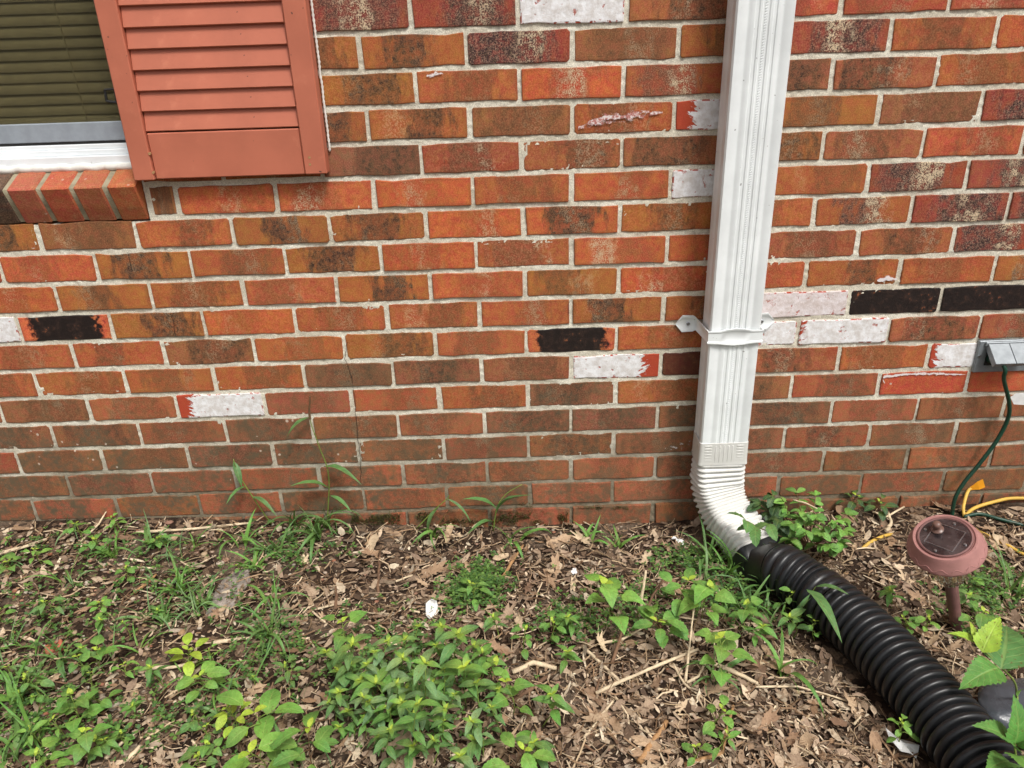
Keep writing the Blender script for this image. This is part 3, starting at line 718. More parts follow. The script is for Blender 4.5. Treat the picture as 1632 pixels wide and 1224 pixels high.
    prof_ = [(x0 - .054, -.0035, .5), (x0 - .040, -.0035, 1.0), (x0 - .016, -.0035, 1), (x0 - .0105, -.006, .8), (x0 - .004, -.066, .7), (x0 - .0032, yf - .0035, .75), (x0 + .02, yf - .0048, .80), (x0 + .035, yf - .0035, .95), (.44, yf - .003, 1.02), (x1 - .035, yf - .0035, .95), (x1 - .02, yf - .0048, .80), (x1 + .0032, yf - .0035, .75), (x1 + .004, -.066, .7), (x1 + .010, -.006, .8), (x1 + .016, -.0035, 1), (x1 + .042, -.0035, 1.0), (x1 + .057, -.0035, .5)]
    rings = []
    for i, (x, y, k) in enumerate(prof_):
        nx_, ny_ = (0, -1)
        if i in (4,): nx_, ny_ = (-1, 0)
        if i in (12,): nx_, ny_ = (1, 0)
        if i == 5: nx_, ny_ = (-.7, -.7)
        if i == 11: nx_, ny_ = (.7, -.7)
        h = hw * k; th = .0016; off = .004 if 3 <= i <= 13 else 0
        if i in (0, 16): h = .002
        if i in (1, 15): h = .0195
        q = lambda e_, s: Vector((x + nx_ * e_, y + ny_ * e_, zc + s * h + off * 0)) - o0
        rings.append([q(0, -1), q(th * 1.9, -1), q(th * 1.9, -.78), q(th * .8, -.66), q(th * .8, .66), q(th * 1.9, .78), q(th * 1.9, 1), q(0, 1)])
    m.loft(rings, True, (True, True)); st = m.build('strap', wm, d, auto=40)
    for x in (x0 - .027, x1 + .029):
        m = MB(); c = Vector((x, -.0062, zc)) - o0
        m.loft([[c + Vector((math.cos(a) * r, y, math.sin(a) * r)) for a in [math.pi * 2 * k / 10 for k in range(10)]] for r, y in ((.0042, .002), (.0042, -.0006), (.003, -.0022))], True, (False, True))
        m.build('screw', MAT['steel'], st, auto=30)
build_downspout()
# ------------------------------------------------------------------ black drain pipe
def sweep(path, radf, seg=40, sq=None):
    rings = []; k = len(path); t0 = (path[1] - path[0]).normalized(); side = t0.cross(Vector((0, 0, 1))).normalized()
    for i, p in enumerate(path):
        t = (path[min(i + 1, k - 1)] - path[max(i - 1, 0)]).normalized(); side = (side - t * side.dot(t)).normalized(); up = side.cross(t)
        ring = []
        for j in range(seg):
            a = 2 * math.pi * j / seg; c, s = math.cos(a), math.sin(a)
            rx, ry = radf(i, c, s)
            ring.append(p + side * rx + up * ry)
        rings.append(ring)
    return rings
PIPE = []
def build_pipe():
    e, t, dr = ELB
    pts = [e - t * .018, e + t * .03, Vector((.530, -.285, .064)), Vector((.572, -.350, .061)), Vector((.606, -.425, .060)), Vector((.632, -.50, .060)), Vector((.651, -.58, .060)), Vector((.668, -.66, .060)), Vector((.678, -.74, .060)), Vector((.686, -.85, .060)), Vector((.692, -1.0, .058)), Vector((.70, -1.25, .056)), Vector((.72, -1.6, .055))]
    sp = spline(pts, 24); L = [0]
    for a, b in zip(sp, sp[1:]): L.append(L[-1] + (b - a).length)
    def at(s):
        s = max(0, min(L[-1], s))
        for i in range(len(L) - 1):
            if L[i + 1] >= s: return sp[i].lerp(sp[i + 1], (s - L[i]) / max(1e-9, L[i + 1] - L[i]))
        return sp[-1]
    base = Vector((.55, -.3, 0)); bp = MAT['black_plastic']
    d = thing('drain_pipe', base, 'black corrugated plastic drain pipe leading away from the downspout elbow', 'drain pipe')
    for k in range(60): PIPE.append(at(L[-1] * k / 59))
    # rectangular mouth turning round
    def sup(a, b, n):                                     # superellipse
        def f(c, s): return (math.copysign(abs(c) ** (2 / n), c) * a, math.copysign(abs(s) ** (2 / n), s) * b)
        return f
    N = 16; s0, s1 = 0, .118; path = [at(s0 + (s1 - s0) * i / N) for i in range(N + 1)]
    def rf(i, c, s):
        k = max(0, min(1, (i / N - .25) / .6)); k = k * k * (3 - 2 * k)
        return sup(.0590 * (1 - k) + .0525 * k, .0400 * (1 - k) + .0525 * k, 7 * (1 - k) + 2 * k)(c, s)
    m = MB(); rg = sweep(path, rf, 48)
    inner = [[p_ + (path[0] - p_) * .06 for p_ in rg[0]], [p_ + (path[3] - p_) * .08 for p_ in rg[3]]]
    m.loft(inner[::-1] + rg, True, (False, True)); m.build('adapter', bp, d, -base, auto=40)
    # adapter ribs
    def ribs(name, s0, s1, pitch, rv, rt, duty=.5, smooth=0):
        path = []; rad = []; s = s0
        prof_ = [(0, 0), (.10, .55), (.2, .93), (.34, 1), (.46, 1), (.60, .93), (.70, .55), (.80, 0), (.9, -.02)]
        while s < s1:
            jit = rnd.uniform(-.0009, .0007)
            for (a, b) in prof_: path.append(at(s + a * pitch)); rad.append(rv + (rt - rv) * b + jit * b)
            s += pitch
        path.append(at(s)); rad.append(rv)
        m = MB(); m.loft(sweep(path, lambda i, c, s_: (c * rad[i], s_ * rad[i])), True, (True, True)); return m.build(name, bp, d, -base, auto=50)
    ribs('adapter_ribs', .116, .204, .0145, .0495, .0550)
    ribs('coupling', .206, .250, .0225, .0545, .0580)
    ribs('corrugated_tube', .252, L[-1] - .02, .0182, .0495, .0585)
    for k in range(3):
        q = at(.022); m = MB(); c = Vector((q.x + .02 + .0 * k, q.y - .005, q.z + .0395))
        if k == 0:
            m.tube([c, c + Vector((0, 0, .003))], .004, 8); m.build('screw', MAT['steel'], d, -base)
build_pipe()
# ------------------------------------------------------------------ solar path light
def lathe(m, prof_, seg=48, cap=(True, True), mod=None):
    rings = []
    for (r, z) in prof_:
        rings.append([Vector((math.cos(2 * math.pi * j / seg) * (r * (mod(j, r, z) if mod else 1)), math.sin(2 * math.pi * j / seg) * (r * (mod(j, r, z) if mod else 1)), z)) for j in range(seg)])
    m.loft(rings, True, cap)
def build_light():
    base = gnd(PG(1525, 1000)); ax = Vector((-.40, -.20, 1)).normalized()
    l = thing('solar_path_light', base, 'dusty pink plastic solar path light on a leaning brown stake', 'garden light')
    q = Vector((0, 0, 1)).rotation_difference(ax).to_matrix().to_4x4()
    H = .257; K = H + .0095; q = q @ Matrix.Diagonal((.87, .87, 1, 1))
    def put(m, name, mat, par=l, auto=35):
        m.xform(q); return m.build(name, mat, par, auto=auto)
    m = MB(); m.tube([(0, 0, -.03), (0, 0, H - .090)], [.0125, .0138], 20); put(m, 'stake', MAT['stake_brown'])
    m = MB(); lathe(m, [(.016, H - .094), (.027, H - .090), (.031, H - .072), (.038, H - .062), (.043, H - .040), (.050, H - .0130), (.044, H - .0122)], 36, (True, True), lambda j, r, z: 1 + .05 * math.cos(j * math.pi / 2 * 2)); put(m, 'globe', MAT['clear'], auto=10)
    m = MB(); lathe(m, [(.006, H - .088), (.006, H - .014)], 12); put(m, 'bulb', MAT['white_vinyl'])
    m = MB(); sc = lambda j, r, z: 1 + (.012 * math.cos(j * 2 * math.pi / 72 * 16) if z < H + .0 and r > .068 else 0)
    lathe(m, [(.030, H - .010), (.050, H - .012), (.0610, H - .0125), (.0660, H - .0105), (.0728, H - .003), (.0748, H + .001), (.0740, H + .0035), (.0690, H + .0120), (.0640, H + .0205), (.0618, H + .0270), (.0595, H + .0300), (.0560, H + .0300), (.0545, H + .0280), (.0525, H + .0270)], 72, (True, True), sc); cap = put(m, 'cap', MAT['terracotta_plastic'], auto=50)
    m = MB(); wv = [Vector((math.cos(2 * math.pi * k / 160) * (.0715 + .0018 * math.cos(k * .6283)), math.sin(2 * math.pi * k / 160) * (.0715 + .0018 * math.cos(k * .6283)), H + .0078 - .0030 * math.cos(k * .6283))) for k in range(161)]
    m.tube(wv, .0009, 5, False); put(m, 'embossed_wave', MAT['terracotta_plastic'], cap, 80)
    m = MB(); lathe(m, [(.0515, K + .0178), (.0515, K + .0215), (.0490, K + .0225), (.0470, K + .0205)], 48, (False, False)); put(m, 'rim', MAT['stake_brown'], cap)
    m = MB(); lathe(m, [(.0485, K + .0180), (.0485, K + .0202)], 48); put(m, 'solar_panel', MAT['solar'], cap)
    m = MB(); R45 = Matrix.Rotation(math.radians(38), 4, 'Z'); a = .029
    for lo, hi in (((-a, -a), (a, -a + .0016)), ((-a, a - .0016), (a, a)), ((-a, -a + .0017), (-a + .0016, a - .0017)), ((a - .0016, -a + .0017), (a, a - .0017))): m.box((lo[0], lo[1], K + .0203), (hi[0], hi[1], K + .0212))
    m.xform(R45); put(m, 'cell_border', MAT['steel'], cap)
    for k in range(4):
        an = math.radians(38 + 90 * k); m = MB(); c = (math.cos(an) * .040, math.sin(an) * .040); m.tube([(c[0], c[1], K + .0203), (c[0], c[1], K + .0218)], .0028, 10); put(m, 'screw', MAT['steel'], cap)
    m = MB(); lathe(m, [(.012, K + .0203), (.0125, K + .023), (.009, K + .0245), (.006, K + .027), (.0065, K + .029), (.0085, K + .032), (.0090, K + .0355), (.0075, K + .039), (.004, K + .041)], 24); m.xform(Matrix.Translation((-.004, .022, 0))); put(m, 'finial', MAT['bronze'], cap, 60)
build_light()
# ------------------------------------------------------------------ outlet cover and cords
def build_outlet():
    x0, x1, z0, z1 = 1.0195, 1.150, .3835, .4610
    o = thing('outlet_cover', (x0, 0, z0), 'grey metal outdoor outlet cover with open flap on the brick wall', 'outlet')
    L = lambda p: (p[0] - x0, p[1], p[2] - z0); g = MAT['grey_metal']
    m = MB(); m.box(L((x0, -.0065, z0)), L((x1, .003, z1)), .0018); m.build('back_plate', g, o)
    m = MB(); m.box(L((x0 + .012, -.0115, z1 - .012)), L((x1 - .004, -.007, z1 - .002)), .0015); m.build('hinge', g, o)
    for a, b in ((x0 + .016, x0 + .0615), (x0 + .0625, x0 + .110)):
        m = MB(); w = b - a
        m.box((0, -.002, -.052), (w, 0, 0), .0008); m.box((0, -.0005, -.051), (.0015, .013, -.002), 0); m.box((w - .0015, -.0005, -.051), (w, .013, -.002), 0); m.box((0.002, -.0004, -.0515), (w - .002, .010, -.0500), 0)
        f = m.build('flap', g, o, L((a, -.0125, z1 - .006))); f.rotation_euler = (math.radians(-52), 0, 0)
    m = MB(); m.box(L((x0 + .020, -.0085, z0 + .018)), L((x0 + .058, -.007, z0 + .056)), .0008); m.build('socket', MAT['dark_gasket'], o)
    m = MB(); m.tube([L((x0 + .006, -.0066, .424)), L((x0 + .006, -.0085, .424))], .003, 8); m.build('screw', MAT['steel'], o)
build_outlet()
def build_cords():
    c = thing('extension_cord', gnd(Vector((1.035, -.03, 0))), 'dark green power cord hanging from the outlet cover down to the soil', 'cord')
    o0 = c.location.copy()
    pts = [Vector((1.052, -.012, .418)), Vector((1.054, -.038, .424)), Vector((1.062, -.050, .408)), PW(1600, 605, -.046), PW(1608, 640, -.038), PW(1607, 665, -.035), PW(1590, 700, -.034), PW(1562, 738, -.036), PW(1536, 770, -.040), PW(1522, 795, -.045), gnd(PW(1519, 815, -.05)) + Vector((0, 0, .0)), gnd(PW(1519, 815, -.05)) - Vector((0, .004, .03))]
    m = MB(); m.tube([p - o0 for p in spline(pts, 8)], .0046, 10); m.build('cable', MAT['cord_green'], c, smooth=True)
    m = MB(); m.tube([Vector((1.050, -.004, .418)) - o0, Vector((1.0515, -.028, .421)) - o0], [.011, .008], 12); m.build('plug', MAT['cord_green'], c, smooth=True)
    t = PW(1610, 633, -.041); a = [Vector((0, 0, 0)), Vector((.010, -.002, .010)), Vector((.046, -.004, .013)), Vector((.046, -.003, -.021)), Vector((.012, -.001, -.018))]
    mm = MB(); n = [p + t - o0 for p in a]; mm.v = n + [p + Vector((0, .0004, 0)) for p in n]
    mm.f = [(0, 4, 3, 2, 1), (5, 6, 7, 8, 9)] + [(i, (i + 1) % 5, 5 + (i + 1) % 5, 5 + i) for i in range(5)]
    tg = mm.build('paper_tag', MAT['paper'], c); tg['label'] = 'white paper tag tied round the cord'
    def cord(name, label, pix, mat, rad=.0038, h=.005):
        P = [gnd(PG(u, v)) + Vector((0, 0, h + (e if e else 0))) for u, v, e in pix]
        r = thing(name, P[0], label, 'cord'); m = MB(); m.tube([p - P[0] for p in spline(P, 8)], rad, 10); m.build('cable', MAT[mat], r, smooth=True); return r, P
    cord('extension_cord', 'dark green cable lying on the soil behind the solar light', [(1535, 826, 0), (1560, 824, .004), (1590, 831, .003), (1630, 842, .004), (1680, 852, 0)], 'cord_green', .0044)
    y, P = cord('extension_cord', 'yellow extension cord with plug lying by the wall behind the solar light', [(1536, 826, .0), (1533, 818, .012), (1536, 806, .03), (1542, 800, .04)], 'cord_yellow')
    b = P[-1] - P[0]; m = MB(); d = Vector((.034, .006, .016)); dn = d.normalized(); sd_ = Vector((0, -1, 0)).cross(dn).normalized()
    def pr(k, w, h): c_ = b + d * k; u = Vector((0, -1, 0)); return [c_ + sd_ * w + u * h, c_ - sd_ * w + u * h, c_ - sd_ * w - u * h, c_ + sd_ * w - u * h]
    m.loft([pr(-.15, .005, .005), pr(.1, .0075, .007), pr(.35, .012, .009), pr(.95, .0135, .010), pr(1.0, .012, .009)], True, (True, True)); m.build('plug', MAT['plug_orange'], y)
    for s in (-1, 1):
        m = MB(); a0 = b + d * 1.0 + sd_ * .006 * s; m.tube([a0, a0 + dn * .016], .0013, 5); m.build('prong', MAT['prong'], y)
    m = MB(); Q = [gnd(PG(u, v)) + Vector((0, 0, .006 + e)) - P[0] for u, v, e in [(1538, 824, 0), (1552, 816, .006), (1580, 809, .010), (1610, 804, .012), (1650, 804, .008), (1700, 812, 0)]]
    m.tube(spline(Q, 8), .0042, 10); m.build('cable', MAT['cord_yellow'], y, smooth=True)
    cord('extension_cord', 'yellow cord emerging from under the solar light towards the right edge', [(1545, 842, 0), (1570, 857, .003), (1600, 872, .004), (1632, 888, .002), (1680, 905, 0)], 'cord_yellow')
    cord('extension_cord', 'short visible stretch of yellow cord in the litter left of the solar light', [(1368, 876, -.012), (1385, 868, .0), (1402, 860, .001), (1418, 853, -.003), (1440, 846, -.014)], 'cord_yellow')
build_cords()
# ------------------------------------------------------------------ dark plastic piece at the right edge
def build_plastic():
    c = gnd(PG(1600, 1130)); o = thing('plastic_trough', c, 'dark grey shiny plastic piece beside the drain pipe at the right edge', 'plastic piece')
    m = MB(); rings = []
    for i in range(15):
        t = i / 14; ring = []
        for j in range(13):
            a = math.pi * (j / 12); x = -.035 + t * .26 + .02 * math.sin(a * 2 + 1); y = math.cos(a) * .055; z = max(0, math.sin(a)) ** .7 * (.034 + .006 * math.sin(t * 7)) + noise.noise(Vector((t * 4, j * .5, 3))) * .005 - .008
            ring.append(Vector((x, y + t * .02, z)))
        rings.append(ring)
    m.loft(rings, False); ob = m.build('shell', MAT['grey_plastic'], o, smooth=True); md = ob.modifiers.new('solid', 'SOLIDIFY'); md.thickness = .003
    m = MB(); m.box((-.02, -.085, -.005), (.2, -.058, .010), .003); m.build('flange', MAT['black_plastic'], o)
build_plastic()
def scrap(u, v, label, size, seed, mat='paper', name='paper_scrap', cat='paper scrap'):
    r = random.Random(seed); c = gnd(PG(u, v)) + Vector((0, 0, .012)); n = 11
    o = MB(); pts = []
    for k in range(n): a = 2 * math.pi * k / n; q = size * r.uniform(.6, 1.1); pts.append(Vector((math.cos(a) * q, math.sin(a) * q * .75, r.uniform(-.2, .3) * size)))
    o.v = [Vector((0, 0, size * .12))] + pts + [Vector((0, 0, size * .12 - .0015))] + [p - Vector((0, 0, .0015)) for p in pts]
    for k in range(n):
        a, b = 1 + k, 1 + (k + 1) % n; o.f += [(0, a, b), (n + 1, b + n + 1, a + n + 1), (a, a + n + 1, b + n + 1, b)]
    ob = o.build(name, MAT[mat], None, c); ob.rotation_euler = (r.uniform(.2, .6), r.uniform(-.2, .2), r.uniform(0, 6)); tag(ob, label, cat)
def block():
    c = PG(1209, 812, .0); c.y = min(c.y, -.03); c = gnd(c); m = MB(); m.box((-.018, -.012, -.012), (.018, .012, .020), .003); m.box((-.013, -.008, .0205), (.013, .008, .026), .002)
    o = m.build('plastic_block', MAT['black_plastic'], None, c); o.rotation_euler = (0, 0, .3); tag(o, 'small black plastic block at the wall behind the elbow', 'plastic block')
block()
scrap(690, 976, 'torn white scrap lying behind the green weed clump', .026, 1)
scrap(1437, 1195, 'white chip lying beside the black pipe at the bottom', .030, 2)
scrap(1080, 868, 'white scrap lying near the wall left of the elbow', .021, 3)
scrap(915, 917, 'small white chip on dark litter left of the heart-leaved weed', .010, 4)
# ------------------------------------------------------------------ leaf meshes
def leaf_mesh(name, wf, n=7, width=.4, fold=.18, droop=.25, serr=0.0, mat=M_leaf, wav=.03, seed=0):
    r = random.Random(seed); v = []; uv = []; f = []
    for i in range(n + 1):
        t = i / n; w = wf(t) * width; z = -droop * t * t + .06 * math.sin(t * math.pi)
        if serr and 0 < i < n: w *= 1 + (serr if i % 2 else -serr)
        xo = .02 if serr and i % 2 else 0
        for s in (-1, 0, 1):
            v.append((t + (xo if s else 0), s * w, z + abs(s) * (fold * w) + (r.uniform(-wav, wav) * width if s else 0))); uv.append((t, s * 1.0))
    for i in range(n):
        for k in (0, 1): a = i * 3 + k; f.append((a, a + 3, a + 4, a + 1))
    return mesh(name, v, f, [mat], True, uv)
lance = lambda t: max(.0, math.sin(math.pi * min(1, t ** .8)) ** .9) * .5
heart = lambda t: (min(1, (t / .18)) ** .6 * (1 - max(0, (t - .18) / .82) ** 1.6)) * .5 if t < 1 else 0
oval = lambda t: max(0, math.sin(math.pi * t)) ** .65 * .5
LM = {'lance': [leaf_mesh('leaf', lance, 7, .42, .25, .22 + .08 * k, 0, seed=k) for k in range(3)],
      'heart': [leaf_mesh('leaf', heart, 7, .86, .14, .2 + .08 * k, 0, seed=10 + k) for k in range(3)],
      'oval': [leaf_mesh('leaf', oval, 7, .62, .16, .15 + .1 * k, 0, seed=20 + k) for k in range(3)],
      'serr': [leaf_mesh('leaf', oval, 15, .56, .2, .15 + .1 * k, .09, seed=30 + k) for k in range(3)],
      'bigserr': [leaf_mesh('leaf', heart, 21, .66, .2, .12 + .08 * k, .07, seed=40 + k, wav=.02) for k in range(3)]}
def blade_mesh(name, arch, width, seed, twist=.5):
    r = random.Random(seed); v = []; uv = []; f = []; n = 9; a = math.radians(80); p = Vector((0, 0, 0))
    for i in range(n + 1):
        t = i / n; w = width * (1 - t ** 2.2) * (.6 + .4 * min(1, t * 5)) / 2 + .0015
        sd_ = Vector((math.sin(twist * t) * .3, math.cos(twist * t), 0)) * w
        v += [p - sd_ + Vector((0, 0, w * .35)), p.copy(), p + sd_ + Vector((0, 0, w * .35))]; uv += [(t, -1), (t, 0), (t, 1)]
        p = p + Vector((math.cos(a), r.uniform(-.05, .05), math.sin(a))) / n; a -= arch / n * (1 + t)
    for i in range(n):
        for k in (0, 1): q = i * 3 + k; f.append((q, q + 3, q + 4, q + 1))
    return mesh(name, v, f, [M_grass], True, uv)
BLADES = [blade_mesh('blade', a, w, i) for i, (a, w) in enumerate(((1.0, .07), (1.5, .06), (1.9, .085), (2.3, .07), (.5, .05)))]
G1, G2, G3, G4, GY = lin(92, 132, 74), lin(98, 146, 70), lin(116, 164, 76), lin(50, 84, 52), lin(164, 192, 68)
GC = lin(112, 146, 98)
def jit(c, a=.14):
    k = rnd.uniform(1 - a, 1 + a); return tuple(min(1, x * k * rnd.uniform(.93, 1.07)) for x in c[:3]) + (1,)
def put_leaf(root, kind, pos, yaw, pitch, length, col, young=0.0, roll=0.0, wid=1.0, name='leaf'):
    me = rnd.choice(LM[kind]) if isinstance(kind, str) else kind
    M = Matrix.Translation(pos) @ Matrix.Rotation(yaw, 4, 'Z') @ Matrix.Rotation(-pitch, 4, 'Y') @ Matrix.Rotation(roll, 4, 'X') @ Matrix.Diagonal((length, length * wid, length, 1))
    o = obj(name, me, root, mat=M); o.color = col; o['young'] = (young, 0., 0.); return o
def stems(root, lines, rad, mat='stem_green'):
    m = MB()
    for L in lines: m.tube(L, [rad * (1 - .5 * i / max(1, len(L) - 1)) for i in range(len(L))], 5)
    m.build('stem', MAT[mat], root, smooth=True)
def curve_stem(top, n=5, bow=.15):
    b = Vector((rnd.uniform(-bow, bow), rnd.uniform(-bow, bow), 0)) * top.length
    return [Vector((0, 0, -.008))] + [top * (i / n) + b * math.sin(math.pi * i / n) for i in range(1, n + 1)]
def whorl_weed(u, v, h, label, group, ll=.045, nodes=2, col=G1, young=.8, name='whorled_weed', kind='lance', ntop=4, cat='weed'):
    top = PG(u, v, h); base = gnd(top + Vector((rnd.uniform(-.3, .3), rnd.uniform(-.1, .35), 0)) * h); r = thing(name, base, label, cat, group)
    L = curve_stem(top - base); stems(r, [L], .0013)
    y0 = rnd.uniform(0, 6.3)
    for k in range(ntop):
        big = k % 2 == 0
        put_leaf(r, kind, L[-1], y0 + k * 2 * math.pi / ntop + rnd.uniform(-.25, .25), rnd.uniform(.0, .4) if big else rnd.uniform(.25, .7), ll * (rnd.uniform(.85, 1.15) if big else rnd.uniform(.5, .75)), jit(col if big else G2), young if not big else young * .45, rnd.uniform(-.3, .3))
    for k in range(2): put_leaf(r, kind, L[-1] + Vector((0, 0, .002)), y0 + .8 + k * 3.1 + rnd.uniform(-.3, .3), rnd.uniform(.6, 1.0), ll * .32, jit(GY), 1.0, 0)
    for nd in range(nodes):
        t = .8 - .28 * nd; p = L[max(1, min(len(L) - 1, int(round(t * (len(L) - 1)))))]
        for k in range(2): put_leaf(r, kind, p, y0 + nd * 1.57 + .5 + k * math.pi + rnd.uniform(-.4, .4), rnd.uniform(-.2, .35), ll * rnd.uniform(.8, 1.15), jit(col), .05, rnd.uniform(-.3, .3))
    return r
def alt_weed(u, v, h, label, group, ll=.035, n=6, col=G2, kind='heart', spread=.03, name='broadleaf_weed', cat='weed', tip=True, stem='stem_green', vv=None):
    top = PG(u, v, h); base = gnd(top + Vector((rnd.uniform(-.2, .2), rnd.uniform(-.1, .3), 0)) * h); r = thing(name, base, label, cat, group)
    L = curve_stem(top - base, 6); lines = [L]; yaw = rnd.uniform(0, 6)
    for k in range(n):
        t = .35 + .65 * (k + .5) / n; p = L[min(len(L) - 1, max(1, int(t * (len(L) - 1) + .5)))]; yaw += 2.4 + rnd.uniform(-.3, .3)
        d = Vector((math.cos(yaw), math.sin(yaw), .35)); e = p + d * spread * rnd.uniform(.5, 1.1) * (1.15 - t * .6); lines.append([p, (p + e) / 2 + Vector((0, 0, .003)), e])
        put_leaf(r, kind, e, yaw + rnd.uniform(-.3, .3), rnd.uniform(-.15, .35), ll * rnd.uniform(.75, 1.15), jit(col), .15, rnd.uniform(-.3, .3))
    if tip:
        for k in range(2): put_leaf(r, kind, L[-1], yaw + 1 + k * 2.8, .6, ll * .4, jit(GY), .6)
    stems(r, lines, .0011, stem); return r
def tuft(u, v, n, length, label, group=None, col=G1, spread=.9, wid=1.0, lean=0.0, name='grass_tuft', cat='grass'):
    b = gnd(PG(u, v)); b.y = min(b.y, -.012); r = thing(name, b, label, cat, group); y = rnd.uniform(0, 6)
    for k in range(n):
        y += 2.4 + rnd.uniform(-.5, .5); me = rnd.choice(BLADES); p = Vector((rnd.uniform(-.012, .012), rnd.uniform(-.012, .012), -.004))
        if b.y > -.07 and math.sin(y) > .3: y += math.pi
        put_leaf(r, me, p, y, rnd.uniform(-.5, .1) * spread, length * rnd.uniform(.6, 1.35), jit(col, .2), .15, rnd.uniform(-.4, .4), wid * rnd.uniform(.5, .9) * min(2.0, .10 / length + .3), 'blade')
    return r
# ------------------------------------------------------------------ weeds
CL = 'lance-leaved weed with yellow-green centre in the dense clump at bottom centre'; CG = 'weeds of the dense clump at bottom centre'
for (u, v, h) in [(622, 1023, .13), (558, 1027, .13), (681, 1058, .15), (734, 1012, .12), (742, 1064, .14), (671, 1123, .15), (597, 1090, .12), (661, 1079, .13), (576, 1111, .11), (625, 1164, .11), (778, 1128, .10), (728, 1206, .09), (668, 999, .09), (705, 1152, .08), (599, 1173, .07), (540, 1104, .10), (551, 1134, .08), (721, 1108, .10), (619, 1127, .10), (640, 1050, .10), (700, 1030, .10), (585, 1060, .10), (760, 1090, .09), (650, 1100, .09), (610, 1075, .07), (690, 1090, .08), (655, 1140, .09), (575, 1145, .07), (720, 1040, .08), (535, 1070, .08), (770, 1040, .06), (525, 1040, .07), (545, 1160, .06), (520, 1120, .06), (600, 1040, .09), (650, 1020, .09), (710, 1070, .11), (690, 1180, .07), (750, 1150, .08), (660, 1190, .06), (760, 1180, .06), (790, 1100, .07), (640, 1120, .12), (590, 1120, .09), (570, 1085, .09), (700, 1000, .07), (750, 1030, .09), (715, 1130, .09), (630, 1090, .11), (560, 1060, .09)]:
    whorl_weed(u + rnd.uniform(-6, 6), v, h * rnd.uniform(.75, 1.2), CL, CG, rnd.uniform(.030, .050) if h > .11 else rnd.uniform(.020, .036), 3 if h > .09 else 2, rnd.choice((G1, G1, GC, G2)), rnd.uniform(.4, .8))
for i, (u, v, h, l) in enumerate([(880, 1108, .08, 'narrow-leaved weed standing alone in the leaf litter right of the clump'), (850, 1185, .07, 'lance-leaved weed at the bottom edge right of the clump'), (905, 985, .06, 'dark lance-leaved weed left of the tall heart-leaved weed'), (786, 985, .06, 'small lance-leaved weed behind the clump beside the clover'), (1215, 1000, .06, 'small weed at the left foot of the black drain pipe'), (1258, 985, .07, 'weed leaning on the black drain pipe near its coupling'), (1418, 942, .05, 'small weed between drain pipe and solar light'), (240, 1065, .06, 'grey-green whorled weed among the gravel at left'), (905, 1040, .05, 'low dark weed in front of the heart-leaved weed'), (1545, 950, .05, 'small weed right of the stake of the solar light')]):
    whorl_weed(u, v, h, l, None, .036 if h > .06 else .03, 2, G1 if i % 2 else G2, .4)
